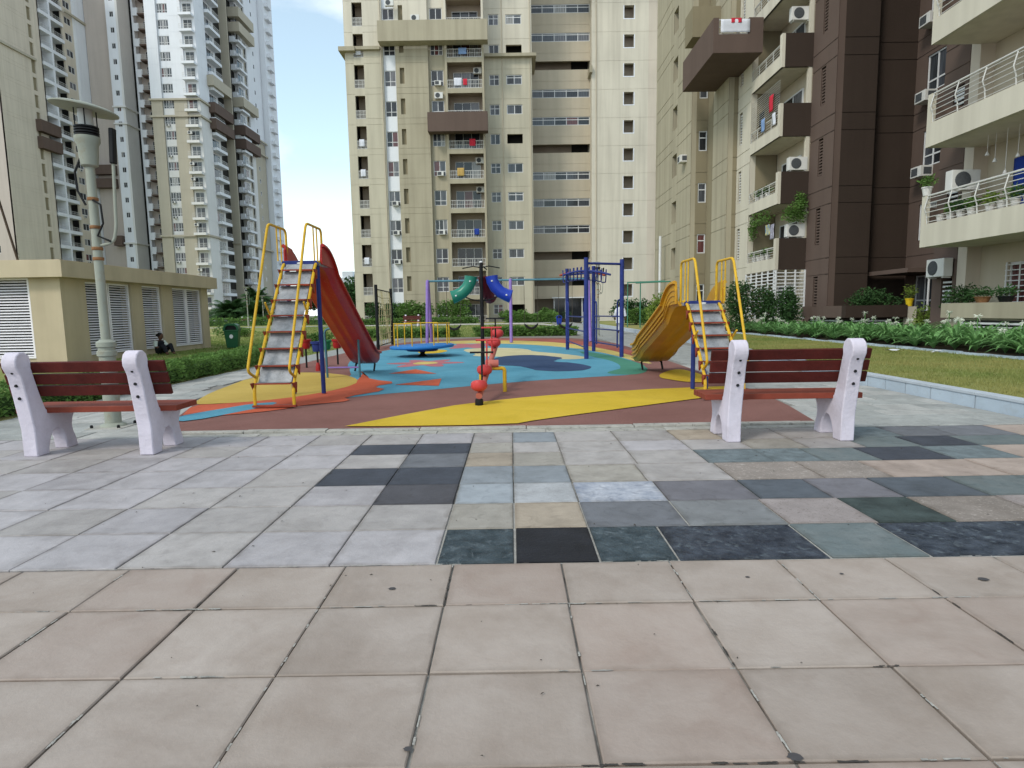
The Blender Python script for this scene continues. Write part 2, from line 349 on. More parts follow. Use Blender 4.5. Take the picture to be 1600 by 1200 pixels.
S = dict(
 sand = mat('sandstone_buff', (.30,.246,.208), .62, .1, 2.4, bump=.16, bscale=50, rand=.055, col2=(.395,.34,.302), speck=.28, sscale=4, speckcol=(.27,.215,.18), blotch=.42, edge=.4),
 sandp= mat('sandstone_pink', (.305,.238,.20), .62, .1, 2.4, bump=.16, bscale=50, rand=.055, col2=(.385,.323,.284), speck=.32, sscale=3.5, speckcol=(.28,.205,.17), blotch=.42, edge=.4),
 lt   = stone('light_grey_stone', (.375,.352,.36), rough=.5, speck=.25),
 lt2  = stone('warm_grey_stone', (.355,.33,.318), rough=.5, speck=.3),
 blk  = stone('black_slate', (.017,.018,.023), var=.35, bump=.3, rough=.5),
 dkt  = stone('dark_teal_slate', (.018,.03,.038), col2=(.075,.10,.115), scale=11, bump=1, bscale=14, rough=.42, speck=.55, sscale=17, speckcol=(.15,.18,.20)),
 dkb  = stone('dark_blue_slate', (.014,.019,.03), col2=(.075,.09,.115), scale=12, bump=1, bscale=14, rough=.42, speck=.55, sscale=17, speckcol=(.15,.18,.20)),
 gg   = stone('green_grey_slate', (.12,.15,.155), var=.2, bump=.6, bscale=12, col2=(.17,.19,.19)),
 bei  = stone('beige_stone', (.32,.295,.26)),
 tan  = stone('tan_stone', (.34,.285,.225)),
 gry  = stone('grey_slate', (.16,.165,.18), var=.15),
 gry2 = stone('mid_grey_slate', (.20,.205,.21), var=.15),
 pgr  = stone('pink_granite', (.28,.245,.235), speck=.9, sscale=70, speckcol=(.16,.13,.12)),
 bgr  = stone('brown_granite', (.25,.215,.19), speck=.9, sscale=50, speckcol=(.45,.40,.36)),
 dgn  = stone('dark_green_slate', (.05,.066,.064), var=.5, scale=4, bump=.3),
 ltb  = stone('light_blue_stone', (.30,.325,.35)),
 gra  = stone('grey_granite', (.36,.365,.375), speck=.8, sscale=60, speckcol=(.22,.22,.23)),
 mar  = stone('blue_white_marble', (.20,.225,.28), var=.1, scale=9, col2=(.47,.48,.52), bump=.3),
 gpu  = stone('grey_purple_slate', (.155,.15,.165)),
 blu  = stone('blue_slate', (.095,.108,.125), var=.18),
 dbl  = stone('deep_blue_slate', (.060,.066,.082), var=.15),
 dpu  = stone('dark_purple_slate', (.078,.076,.085), var=.15),
 gbl  = stone('grey_blue_stone', (.235,.255,.275)),
 pnk  = stone('pink_stone', (.36,.29,.25)),
 bg   = stone('blue_green_slate', (.15,.18,.19), var=.3, scale=9, bump=.5),
)
rowsA = [-1.9,-1.4,-.9,-.42,.06,.55,1.05,1.53,1.97,2.46,2.885]
for j in range(len(rowsA)-1):
    for i in range(-9, 10):
        x = -.30 + .526*i
        slab(x, x+.526, rowsA[j], rowsA[j+1], S['sandp'] if rnd.random() < .3 else S['sand'], gap=.0085)
rowsB = [2.893,3.38,3.85,4.31,4.81,5.28,5.70,6.19]
for j in range(7):
    for i in range(1, 14):
        x1 = -.39 - .5235*(i-1); m = S['lt'] if rnd.random() < .7 else S['lt2']
        if (j,i) == (2,1): m = S['dpu']
        if (j,i) in ((3,1),(3,2)): m = S['dbl']
        if (j,i) == (4,1): m = S['gry']
        if (j,i) in ((5,1),(5,2)): m = S['dbl']
        slab(x1-.5235, x1, rowsB[j], rowsB[j+1], m, gap=.006)
mosaic = [
 ([-.39,0,.42,.81,1.56,2.05,3.0,3.6,4.2,4.9,5.48], 'dkt blk dkt dkb gg dkb blk gry dkt gg', .014),
 ([-.39,0,.42,1.0,1.57,2.08,2.53,3.1,3.7,4.3,4.9,5.48], 'bei tan gry gry2 pgr dgn bgr pgr gry bg lt', .010),
 ([-.39,0,.42,1.0,1.6,2.07,2.53,3.08,3.6,4.2,4.9,5.48], 'ltb gra mar gpu blu gpu blu gg gg gry2 lt2', .010),
 ([-.39,0,.42,.97,1.6,2.25,2.75,3.6,4.3,4.9,5.48], 'gbl gbl bei lt2 bgr bgr pnk pnk bei lt', .008),
 ([-.39,0,.42,1.0,1.57,2.1,2.5,2.97,3.55,4.1,4.8,5.48], 'tan bei lt2 lt2 bg bg gg dbl bg pnk bei', .008),
 ([-.39,0,.42,1.0,1.57,2.1,2.6,3.1,3.6,4.1,4.8,5.48], 'bei lt2 lt2 lt lt2 bei lt2 gg dbl gg pnk lt2', .007),
 ([-.39,0,.42,1.0,1.57,2.0,2.6,3.2,3.7,4.2,4.8,5.48], 'lt2 gbl lt2 lt2 tan lt2 lt2 bg gry gry pnk', .007)]
for j, (xs, names, gp) in enumerate(mosaic):
    names = names.split()
    for i in range(len(xs)-1): slab(xs[i], xs[i+1], rowsB[j], rowsB[j+1], S[names[i % len(names)]], gap=gp)

# pale mortar in the mosaic joints and crumbling mortar along the big slabs
m_mortar = mat('pale_mortar', (.36,.345,.315), .95, .25, 14, bump=.5, bscale=60, blotch=.5)
part('mortar_bed', MB().add([(-.402,2.888,-.0085),(5.49,2.888,-.0085),(5.49,3.86,-.0085),(-.402,3.86,-.0085)],[(0,1,2,3)]), m_mortar, pavement)
mo = MB(); mdk = MB()
def crumb(b, x, y, dx, dy):
    w = rnd.uniform(.002,.0045); l = rnd.uniform(.012,.06); z = .0008 + rnd.uniform(0,.001)
    px, py = dy, dx; n_ = 5; ps = []
    for i in range(n_+1): ps.append((x+dx*l*i/n_+px*w*rnd.uniform(.5,1.2), y+dy*l*i/n_+py*w*rnd.uniform(.5,1.2), z))
    for i in range(n_,-1,-1): ps.append((x+dx*l*i/n_-px*w*rnd.uniform(.5,1.2), y+dy*l*i/n_-py*w*rnd.uniform(.5,1.2), z))
    b.add(ps, [tuple(range(len(ps)))])
for i in range(-6, 8):
    x = -.30 + .526*i
    for _ in range(24):
        y = rnd.uniform(1.0, 2.87); q = mnoise.noise((x*3, y*2.2, 1.7))
        if q > .05: crumb(mo, x+rnd.uniform(-.003,.003), y, 0, 1)
        elif q < -.25: crumb(mdk, x+rnd.uniform(-.003,.003), y, 0, 1)
for yy_ in rowsA[6:]:
    for _ in range(120):
        x = rnd.uniform(-3.2, 3.2); q = mnoise.noise((x*2.2, yy_*5, 4.1))
        if q > .08: crumb(mo, x, yy_+rnd.uniform(-.003,.003), 1, 0)
        elif q < -.30: crumb(mdk, x, yy_+rnd.uniform(-.003,.003), 1, 0)
struct('mortar_crumbs', mo, m_mortar, kind='stuff'); struct('joint_dirt', mdk, mat('joint_dirt', (.055,.05,.045), .95, .3, 20), kind='stuff')
# leaf litter and small stains on the paving
lm = MB()
for k in range(150):
    x, y = rnd.uniform(-3.4,3.4), rnd.uniform(1.2,6.1)
    a = rnd.uniform(0,6.28); l = rnd.uniform(.003,.011)*(1.6 if rnd.random()<.2 else 1); w = l*rnd.uniform(.25,.6); c, s_ = math.cos(a), math.sin(a)
    z = .003 + rnd.uniform(0,.002)
    lm.add([(x-c*l,y-s_*l,z),(x+s_*w,y-c*w,z+.002),(x+c*l,y+s_*l,z),(x-s_*w,y+c*w,z+.003)], [(0,1,2,3)])
o = struct('leaf_litter', lm, mat('dry_leaf_bits', (.06,.05,.04), .9, .3, 30), kind='stuff')
stm = MB()
for x, y, r in ((-.31,1.6,.012),(.755,1.545,.02),(2.09,2.62,.022),(1.06,2.68,.01),(1.5,2.7,.009),(-.55,2.62,.016)):
    n = 14; stm.add([(x + r*math.cos(6.283*k/n)*(1+.2*math.sin(3*k)), y + r*.8*math.sin(6.283*k/n), .0045) for k in range(n)], [tuple(range(n))])
struct('gum_stain', stm, mat('dark_stain', (.07,.066,.068), .7, .1, 30), kind='stuff')

# stone path round the playground
pp = MB(); pp.box(-6.25, 7.0, 6.2, 31.5, -.06, -.014); pp.box(3.4, 7.05, 31.5, 72, -.06, -.0141); pp.box(-7.4,-6.25,2.9,7.3,-.06,-.0142)
path = struct('path', pp, mat('path_bed', (.22,.21,.19), .95, .2, 4))
m_rough = [mat('rough_path_stone_%s' % n, c, .85, .2, 3.5, bump=.7, bscale=14, rand=.08, speck=.4, sscale=7, speckcol=tuple(x*.55 for x in c)) for n, c in (('grey',(.32,.325,.31)),('pale',(.38,.375,.355)))]
def path_stone(x0,x1,y0,y1): slab(x0,x1,y0,y1, m_rough[rnd.random()<.5], parent=path, gap=.012, z=.004, name='path_stone', jit=.004)
y = 6.2
while y < 13.5:
    d = (.30,.36,.42)[int(y*7) % 3]
    for (xa, xb) in ((-6.25,-3.75),(3.25,5.5)):
        if y > 8.4 and xa < 0: xb = -4.75
        if y > 7.5 and xa > 0: xa = 3.55
        if y > 10 and xa < 0: xb = -5.2
        x = xa - (.3 if int(y*10) % 2 else 0); 
        while x < xb - .05:
            w = (.5,.62,.75)[rnd.randrange(3)]
            x1 = min(x+w, xb); x0 = max(x, xa)
            if x1 - x0 > .12: path_stone(x0, x1, y, y+d)
            x += w
    y += d
fp = MB()
yy = 13.5
while yy < 70:
    d = .45 if yy < 24 else .9
    for xa, xb in (((-6.25,-5.3),(3.9,6.0)) if yy < 30 else ((3.5,6.9),)):
        x = xa
        while x < xb:
            w = rnd.uniform(.7,1.3); fp.box(x+.012, min(x+w,xb)-.012, yy+.012, yy+d-.012, -.02, .004+rnd.uniform(-.002,.002)); x += w
    yy += d
o = part('far_path_stones', fp, m_rough[0], path); o['kind'] = 'stuff'

# ------------------------------------------------------------------ playground rubber surface
def smooth_poly(P, it=2):
    for _ in range(it):
        Q = []
        for i in range(len(P)):
            a, b = P[i], P[(i+1) % len(P)]
            Q += [(a[0]*.75+b[0]*.25, a[1]*.75+b[1]*.25), (a[0]*.25+b[0]*.75, a[1]*.25+b[1]*.75)]
        P = Q
    return P
def rubber(name, c):
    g_ = sum(c)/3
    return mat(name, tuple(x*.95 for x in c), .92, .13, .9, spec=.08, col2=tuple(x*1.06+g_*.07 for x in c), bump=.6, bscale=150, speck=.45, sscale=90, speckcol=tuple(x*.5 for x in c), blotch=.45)
outline = [(-3.78,6.46),(3.22,6.46),(3.42,7.5),(3.55,8.6),(3.6,10.5),(3.68,13),(3.75,16),(3.9,19.5),(3.86,23),(3.5,26),(2.4,28.4),(0,29.4),(-1.5,29.6),(-3.3,28.6),(-4.5,26.2),(-5.0,23),(-5.3,19),(-5.3,15),(-5.2,12.6),(-4.9,10.4),(-4.4,8.4)]
pg = MB(); pg.prism(outline, 'z', -.03, .02)
playground = struct('playground_surface', pg, rubber('rubber_maroon', (.235,.115,.098)))
PZ = [.0212]
def patch(name, poly, m, it=2, z=None):
    z = z or PZ[0]; PZ[0] = z + .0006
    b = MB(); P = smooth_poly(poly, it) if it else poly
    P = [(x+.035*mnoise.noise((x*5,y*5,1)), y+.035*mnoise.noise((x*5,y*5,7))) for x,y in P]
    b.add([(x,y,z) for x,y in P], [tuple(range(len(P)))])
    return part(name, b, m, playground)
r_yel = rubber('rubber_yellow', (.60,.41,.035)); r_blue = rubber('rubber_blue', (.10,.30,.40)); r_navy = rubber('rubber_navy', (.045,.075,.145))
r_crm = rubber('rubber_cream', (.55,.49,.29)); r_pnk = rubber('rubber_pink', (.42,.15,.17)); r_org = rubber('rubber_orange', (.52,.11,.055)); r_grn = rubber('rubber_green', (.07,.23,.16)); r_brk = rubber('rubber_brick', (.36,.11,.085))
patch('red_ring', [(-1.15,28.6),(.9,27.9),(2.4,26.6),(3.35,22.5),(3.62,18.5),(3.55,15.2),(3.3,14.6),(2.97,18.9),(2.2,23.1),(.82,25.6),(-1.1,26.8)], r_brk)
patch('yellow_ring', [(-4.1,25),(-2.74,26.8),(-1.08,27),(.82,25.8),(2.2,23.3),(3.05,19),(3.3,15),(3.1,13.2),(2.6,18),(1.9,20.6),(.2,23.6),(-2.3,24.4)], rubber('rubber_pale_yellow', (.56,.44,.14)))
patch('blue_field', [(-2.72,8.6),(-2.29,9.0),(-1.32,9.62),(-.52,10.2),(.4,10.75),(1.41,11.15),(2.21,11.4),(2.6,11.9),(2.86,13.5),(2.9,15.6),(2.6,18.1),(1.9,20.7),(.2,23.6),(-2.3,24.6),(-3.8,23),(-4.3,20),(-4.3,16),(-3.6,13.6),(-3.2,12.2),(-3.0,10.9),(-2.5,10.2),(-2.85,9.2)], r_blue)
patch('green_field', [(1.98,18.9),(2.62,17),(2.9,14.6),(2.92,13.2),(2.6,11.75),(2.15,11.4),(1.74,11.85),(2.35,12.8),(2.45,14.6),(2.05,16.7)], r_grn)
patch('cream_cloud', [(-1.64,20.5),(-.85,21.2),(.2,20.6),(.63,19.5),(.6,18.9),(1.0,18.2),(1.4,17.6),(1.85,16.6),(2.0,15.7),(1.46,15.3),(.77,16.0),(-.16,16.7),(-1.15,17.1),(-1.0,18),(-1.4,19)], r_crm, 3)
patch('navy_cloud', [(-.17,17.1),(.5,17.3),(.95,16.9),(1.4,15.9),(1.1,15.3),(1.0,14.8),(1.5,14.3),(1.78,13.2),(1.53,12.5),(1.05,12.25),(.5,12.55),(.33,13.3),(.1,13.8),(-.25,13.9),(-.6,14.6),(-.3,15.2),(-.55,15.9)], r_navy, 3)
pet = [(-2.1+.92*(1+.34*math.cos(6*a))*math.cos(a)*.78, 14.95+1.15*(1+.34*math.cos(6*a))*math.sin(a)*.8) for a in [2*math.pi*k/48 for k in range(48)]]
patch('pink_flower', pet, r_pnk, 1)
patch('flower_centre', [(-2.1+.3*math.cos(a), 14.95+.4*math.sin(a)) for a in [2*math.pi*k/20 for k in range(20)]], rubber('rubber_pale_yellow', (.56,.44,.14)), 1)
pet = [(-1.55+.9*(1+.3*math.cos(6*a))*math.cos(a)*.9, 22.6+1.9*(1+.3*math.cos(6*a))*math.sin(a)*.8) for a in [2*math.pi*k/48 for k in range(48)]]
patch('mauve_flower', pet, r_pnk, 1)
patch('yellow_dot', [(-2.5+.45*math.cos(a), 19.5+1.0*math.sin(a)) for a in [2*math.pi*k/20 for k in range(20)]], r_yel, 1)
patch('orange_star_ray', [(-2.5,12.4),(-2.07,13.3),(-1.5,12.2)], r_org, 0)
patch('orange_star_ray', [(-2.0,10.4),(-1.32,11.3),(-1.22,10.15)], r_org, 0)
patch('orange_field', [(-4.42,8.35),(-3.95,8.4),(-3.45,9.0),(-2.97,9.5),(-2.8,10.9),(-3.05,12.6),(-3.3,13.2),(-2.9,12.2),(-2.6,11.3),(-2.0,10.75),(-2.35,10.2),(-1.95,9.7),(-2.5,8.9),(-2.2,8.5),(-2.79,8.2),(-3.01,7.72),(-3.49,7.45),(-3.93,7.2)], r_org, 1)
patch('yellow_disc', [(-4.47,8.4),(-4.9,10.2),(-5.15,12.4),(-4.5,13.1),(-3.4,12.4),(-2.9,11.5),(-2.7,10.6),(-2.82,9.86),(-3.15,9.05),(-3.65,8.6),(-4.11,8.4)], rubber('rubber_worn_yellow', (.50,.355,.085)), 2)
patch('blue_stripe', [(-3.88,6.95),(-4.08,7.34),(-3.83,7.9),(-3.57,8.4),(-3.25,8.5),(-3.25,8.1),(-3.5,7.6),(-3.6,7.25)], r_blue, 1)
patch('yellow_band', [(-1.84,6.49),(-1.71,6.68),(-1.25,7.32),(-.55,8.1),(.32,8.66),(1.12,8.95),(1.93,9.2),(2.7,9.38),(3.5,9.5),(3.5,8.9),(2.74,8.35),(1.61,7.62),(.74,7.05),(.3,6.75),(0,6.49)], r_yel, 1)
patch('yellow_patch', [(3.4,12.6),(3.5,11.4),(3.5,10.2),(3.05,9.95),(2.7,10.4),(2.62,11.2)], r_yel, 2)
kb = MB(); x = -3.8
edging = struct('kerb_strip', MB().box(-3.82, 3.3, 6.2, 6.455, -.05, -.006), m_edge)
while x < 3.25:
    w = rnd.uniform(.8,1.15); x1 = min(x+w, 3.28)
    b = MB(); b.box(x+.004, x1-.004, 6.335, 6.452, -.04, .022+rnd.uniform(-.004,.004)); part('edging_stone', b, m_edge, edging, bevel=.006)
    b = MB(); b.box(x+.3, min(x1+.2,3.28)-.006, 6.2, 6.33, -.04, .004+rnd.uniform(-.003,.003)); part('edging_stone', b, m_edge, edging, bevel=.006)
    x = x1

# ------------------------------------------------------------------ buildings: facade kit
class Face:
    """wall plane: 'F' looks towards the camera (-y), 'L' looks to -x, 'R' looks to +x; a runs along the wall, d goes inward"""
    def __init__(s, kind, c): s.k = kind; s.c = c
    def pos(s, a, d, z): return (a, s.c+d, z) if s.k == 'F' else ((s.c+d, a, z) if s.k == 'L' else (s.c-d, a, z))
    def rot(s): return 0 if s.k == 'F' else (-math.pi/2 if s.k == 'L' else math.pi/2)
    def org(s, a, w, d, z): return s.pos(a + w if s.k == 'L' else a, d, z)
    def box(s, mb, a0, a1, d0, d1, z0, z1):
        p = s.pos(a0, d0, z0); q = s.pos(a1, d1, z1); mb.box(p[0], q[0], p[1], q[1], z0, z1)
WM = {}
def window_meshes(w, h, cols, rows, fr):
    k = (round(w,2), round(h,2), cols, rows, fr)
    if k in WM: return WM[k]
    b = MB(); t = .06
    b.box(0,fr,0,t,0,h); b.box(w-fr,w,0,t,0,h); b.box(fr,w-fr,0,t,0,fr); b.box(fr,w-fr,0,t,h-fr,h)
    for i in range(1, cols): b.box(w*i/cols-fr/2, w*i/cols+fr/2, .002, t-.002, fr, h-fr)
    for r in rows: b.box(fr, w-fr, .004, t-.004, h*r-fr/2, h*r+fr/2)
    pn = MB(); pw = (w-2*fr)/cols; pn.box(.002, pw-.002, 0, .012, 0, h-2*fr)
    WM[k] = (b.mesh('window', m_frame), pn.mesh('pane', M_PANE)); return WM[k]
class Bld:
    def __init__(s, name, label, base, cat='building'):
        s.t = thing(name, label, cat, base); s.b = Vector(base); s.mbs = {}
    SPLIT = ('balcony_slab','balcony_parapet','projecting_box','cornice','duct_louvre','pillar','vent_slat','window_grille','wall','side_wall','pipe','terrace_parapet','opening_trim','entrance_glass','entrance_wall','core','balcony_inner_wall','plinth_wall','roof')
    def mb(s, name, m):
        k = (name, m.name) if name not in s.SPLIT else len(s.mbs)
        if k not in s.mbs: s.mbs[k] = (MB(), name, m)
        return s.mbs[k][0]
    def flush(s):
        for mb, name, m in s.mbs.values():
            if mb.v: part(name, mb, m, s.t, loc=-s.b)
    def put(s, name, me, f, a, w, d, z, parent=None):
        o = link(name, me, s.t, Vector(f.org(a, w, d, z)) - s.b, f.rot()); return o
    def window(s, f, a, z, w, h, cols=2, rows=(), d=.1, fr=.06, sill=None, panes=True):
        fm, pm = window_meshes(w, h, cols, rows, fr)
        o = s.put('window', fm, f, a, w, d, z)
        if panes:
            for i in range(cols):
                link('pane', pm, o, (fr + (w-2*fr)/cols*i, .03, fr))
        return o
    def wall(s, f, a0, a1, z0, z1, m, d=0, thick=.3, op=None, zs=(), joints=(), name='wall', glim=.025):
        """wall strip from a0 to a1 with one column of openings op=(b0,b1) at heights zs=[(c0,c1)..] and grooves at joints"""
        mb0 = s.mb(name, m)
        js = [z0] + [j for j in joints if z0 + .05 < j < z1 - .05] + [z1]
        full = bool(op) and op[0] <= a0+.01 and op[1] >= a1-.01
        def pier(p0, p1, lo, hi):
            mb = s.mb(name, m) if full else mb0
            if p1 - p0 < .01 or hi - lo < .01: return
            jj = [lo] + [j for j in js if lo + .02 < j < hi - .02] + [hi]
            if len(jj) == 2: f.box(mb, p0, p1, d, d+thick, lo, hi); return
            f.box(mb, p0, p1, d+.02, d+thick, lo, hi)
            for i in range(len(jj)-1):
                e0 = glim if jj[i] != lo else 0; e1 = glim if jj[i+1] != hi else 0
                f.box(mb, p0, p1, d, d+.03, jj[i]+e0, jj[i+1]-e1)
        if not op: pier(a0, a1, z0, z1); return
        b0, b1 = op
        pier(a0, b0, z0, z1); pier(b1, a1, z0, z1)
        lo = z0
        for c0, c1 in sorted(zs):
            c0, c1 = max(c0, z0), min(c1, z1)
            if c1 <= c0: continue
            pier(b0, b1, lo, c0); lo = c1
        pier(b0, b1, lo, z1)
RM = {}
def rail_mesh(w, h, n, vertical=True, rows=2):
    k = (round(w,2), round(h,2), n, vertical, rows)
    if k in RM: return RM[k]
    b = MB(); t = .045
    b.box(0, w, 0, t, h-t, h); b.box(0, w, .003, t-.003, .02, .02+t)
    for i in range(rows-1): b.box(0, w, .006, t-.006, h*(i+1)/rows-.015, h*(i+1)/rows+.015)
    for i in range(n+1):
        x = t/2 + (w-t)*i/n; r = t/2 if i % 4 == 0 else .012
        b.box(x-r, x+r, .008, t-.008, 0, h-t)
    RM[k] = b.mesh('railing', m_rail); return RM[k]

# air conditioners are things of their own
def ac_unit_proto():
    t = thing('air_conditioner', 'white outdoor air conditioner', 'air conditioner', (0,0,0))
    b = MB(); b.box(-.42,.42,0,.3,0,.58); b.box(-.36,-.30,.02,.3,-.05,0); b.box(.30,.36,.02,.3,-.05,0); part('casing', b, m_acw, t, bevel=.015)
    f = MB(); f.lathe([(.235,0),(.235,.012),(.2,.02),(.05,.024)], 20)
    for v in range(len(f.v)): x,y,z = f.v[v]; f.v[v] = (x-.1, -z, y+.29)
    part('fan_grille', f, m_acd, t)
    return t
def ac_window_proto():
    t = thing('air_conditioner', 'white window air conditioner', 'air conditioner', (0,0,0))
    b = MB(); b.box(-.33,.33,0,.55,0,.43); part('casing', b, m_acw, t, bevel=.012)
    f = MB(); f.box(-.27,.12,-.008,0,.06,.37); part('grille', f, m_acd, t)
    for sx in (-.332,.332): part('side_vent', MB().box(sx-.004,sx+.004,.12,.45,.08,.36), m_acd, t)
    return t
AC0, AC1 = ac_unit_proto(), ac_window_proto(); ac_used = {0: False, 1: False}
def ac(kind, f, a, d, z, label, group):
    p = (AC0, AC1)[kind]
    if ac_used[kind]: o = copy_tree(p)
    else: o = p; ac_used[kind] = True
    o.location = f.pos(a, d, z); o.rotation_euler = (0,0,f.rot()); o['label'] = label; o['group'] = group
    return o
ORD = ['ground','first','second','third','fourth','fifth','sixth','seventh','eighth','ninth','tenth','eleventh','twelfth','thirteenth','fourteenth','fifteenth']

# ------------------------------------------------------------------ central tower
FL = 2.93; KT = range(0, 14); ZT = 41.0; ZC = 27.4
T = Bld('apartment_tower', 'tall beige apartment tower straight ahead, with a column of square dark openings', (0, 70, 0))
fw = Face('F', 64.5); fm_ = Face('F', 66.5); fc = Face('F', 71.0); fs = Face('F', 69.5)
JT = [FL*k + j for k in KT for j in (-.31, .27)]
JS = [FL*k - .31 for k in KT]
for z0, z1, m in ((-.05, ZC, m_beige), (ZC, ZT, m_cream)):
    ml = m_beigel if z0 < 0 else m
    T.wall(fw, -16.1, -15.25, z0, z1, ml, 0, .3, joints=JS)
    T.wall(fw, -15.25, -14.25, z0, z1, ml, 0, .18, (-15.25,-14.25), [(FL*k+.27, FL*k+2.49) for k in KT])
    T.wall(fw, -14.25, -12.35, z0, z1, ml, 0, 1.4, joints=JT)
    T.wall(fw, -11.1, -7.85, z0, z1, m, 0, .45, (-10.7,-10.25), [(FL*k+.65, FL*k+2.17) for k in KT], joints=JT)
    T.wall(fw, -7.85, -6.2, z0, z1, m, .42, .3, (-7.65,-6.4), [(FL*k+.53, FL*k+2.05) for k in KT])
    T.wall(fw, -6.2, -5.98, z0, z1, m, 0, 1.6); T.wall(fw, -2.5, -2.3, z0, z1, m, 0, 2.0)
    T.wall(fw, -5.98, -2.5, z0, z1, m, 0, .16, (-5.98,-2.5), [(FL*k+.14, FL*k+2.61) for k in KT])
    T.wall(fm_, -2.3, -.5, z0, z1, ml, 0, .3, (-1.83,-.82), [(FL*k+1.04, FL*k+2.09) for k in KT], joints=JS)
    T.wall(fm_, -.47, 2.55, z0, z1, ml, 0, .3, (-.08,1.53), [(FL*k+1.11, FL*k+2.06) for k in KT], joints=JS)
T.wall(fw, -12.35, -11.1, -.05, ZT, m_white, .32, .25, (-12.3,-11.15), [(FL*k+.51, FL*k+2.02) for k in KT])
for k in KT: fw.box(T.mb('duct_louvre', m_olive), -10.7, -10.25, .28, .34, FL*k+.65, FL*k+2.17)
T.mb('side_wall', m_beige).box(-16.1, -15.8, 64.8, 84, -.05, ZT)
T.mb('side_wall', m_beige).box(2.25, 2.55, 66.8, 84, -.05, ZT)
T.mb('balcony_inner_wall', m_inner).box(-15.25, -14.25, 66.0, 66.1, -.05, ZT)
T.mb('balcony_inner_wall', m_inner).box(-5.98, -2.5, 66.12, 66.2, -.05, ZT)
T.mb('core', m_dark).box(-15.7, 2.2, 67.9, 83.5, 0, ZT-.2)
for k in KT:
    T.mb('balcony_slab', m_inner).box(-15.25, -14.25, 64.69, 66.0, FL*k-.12, FL*k+.10)
    T.mb('balcony_slab', m_inner).box(-5.98, -2.5, 64.67, 66.12, FL*k-.12, FL*k+.02)
    z = FL*k
    T.window(fw, -12.3, z+.51, 1.15, 1.51, 2, (.32,), d=.38)
    T.window(fw, -7.65, z+.53, 1.25, 1.52, 2 if k % 3 else 3, (.32,), d=.5)
    if k in (0,1,2,3,4,5,7,8,10,11,12): T.window(fm_, -1.83, z+1.04, 1.01, 1.05, 2, (.62,), d=.08)
    else: T.window(fm_, -1.83, z+1.04, 1.01, 1.05, 2, (), d=.08)
    if k not in (0, 6, 9, 11): T.window(fm_, -.08, z+1.11, 1.61, .95, 2, (.72,) if k in (4,8,10) else (), d=.08, fr=.075)
    T.window(fw, -5.5, z+.05, 2.6, 2.1, 3, (), d=1.5, fr=.05)
    T.put('railing', rail_mesh(1.0, .82, 10), fw, -15.25, 1.0, .03, z+.27)
    T.put('railing', rail_mesh(3.48, .82, 20), fw, -5.98, 3.48, .03, z+.14)
# corridor bays
T.wall(fc, 2.55, 9.1, -.05, ZT, m_corr, 0, .25, (2.6,9.1), [(0, 2.7)] + [(FL*k+1.21, FL*k+2.12) for k in range(1,14)], joints=[FL*k for k in KT])
T.mb('corridor_back_wall', m_inner).box(2.55, 7.2, 72.6, 72.8, 0, ZT)
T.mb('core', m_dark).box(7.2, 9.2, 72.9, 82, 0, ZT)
for k in range(1, 14):
    T.mb('balcony_slab', m_inner).box(2.55, 9.1, 71.25, 72.6, FL*k-.2, FL*k)
    if k not in (1, 2, 6, 9):
        T.window(fc, 2.62, FL*k+1.21, 6.46, .91, 5, (.66,) if k % 2 else (.78,), d=.06, fr=.075)
# square opening column
T.wall(fs, 9.1, 15.2, -.05, ZT, m_cream, 0, .5, (12.58,13.63), [(FL*k-.09, FL*k+1.21) for k in range(1,14)], joints=[FL*k+1.5 for k in KT], glim=.015)
T.wall(fs, 15.2, 16.5, -.05, ZT, m_pinkcr, 0, .5, joints=[FL*k+1.5 for k in KT], glim=.015)
T.wall(fs, 16.5, 19.2, -.05, ZT, m_cream, -.25, .5, (17.35,17.95), [(FL*k+.9, FL*k+2.2) for k in KT], joints=[FL*k+1.5 for k in KT])
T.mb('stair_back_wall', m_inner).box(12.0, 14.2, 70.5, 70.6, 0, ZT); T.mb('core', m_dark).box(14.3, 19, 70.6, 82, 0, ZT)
for k in range(1, 14):
    z = FL*k - .09
    fr_ = T.mb('opening_trim', m_white)
    fs.box(fr_, 12.48,12.58,-.012,.2,z-.1,z+1.3); fs.box(fr_, 13.63,13.73,-.012,.2,z-.1,z+1.3); fs.box(fr_,12.58,13.63,-.012,.2,z-.1,z)
    T.window(fs, 17.35, FL*k+.9, .6, 1.3, 1, (.6,), d=-.1)
T.mb('side_wall', m_cream).box(9.1, 9.4, 70.01, 84, -.05, ZT)
# cornices and projecting boxes
for q in ((-16.6,-15.0,63.95,64.6,27.1,27.5),(-16.6,-16.0,64.6,84,27.1,27.5),(-15.0,-12.56,64.1,64.6,27.25,27.55),(-2.29,3.0,66.0,66.6,27.15,27.45),(2.56,3.0,66.6,71,27.15,27.45),(8.85,9.14,69.1,71,26.6,27.3),(16.4,19.2,68.8,69.3,27.0,27.4)): T.mb('cornice', m_beige).box(*q)
fw.box(T.mb('projecting_box', m_beige), -12.55, -1.85, -1.2, -.002, 27.65, 29.55)
fw.box(T.mb('projecting_box', m_brown2), -7.95, -1.99, -1.1, -.002, 19.16, 21.0)
fw.box(T.mb('projecting_box', m_brown2), -7.95, -1.99, -1.1, -.002, 36.6, 38.5)
T.mb('roof', m_corr).box(-16.3, 19.3, 64.3, 84, ZT, ZT+.4)
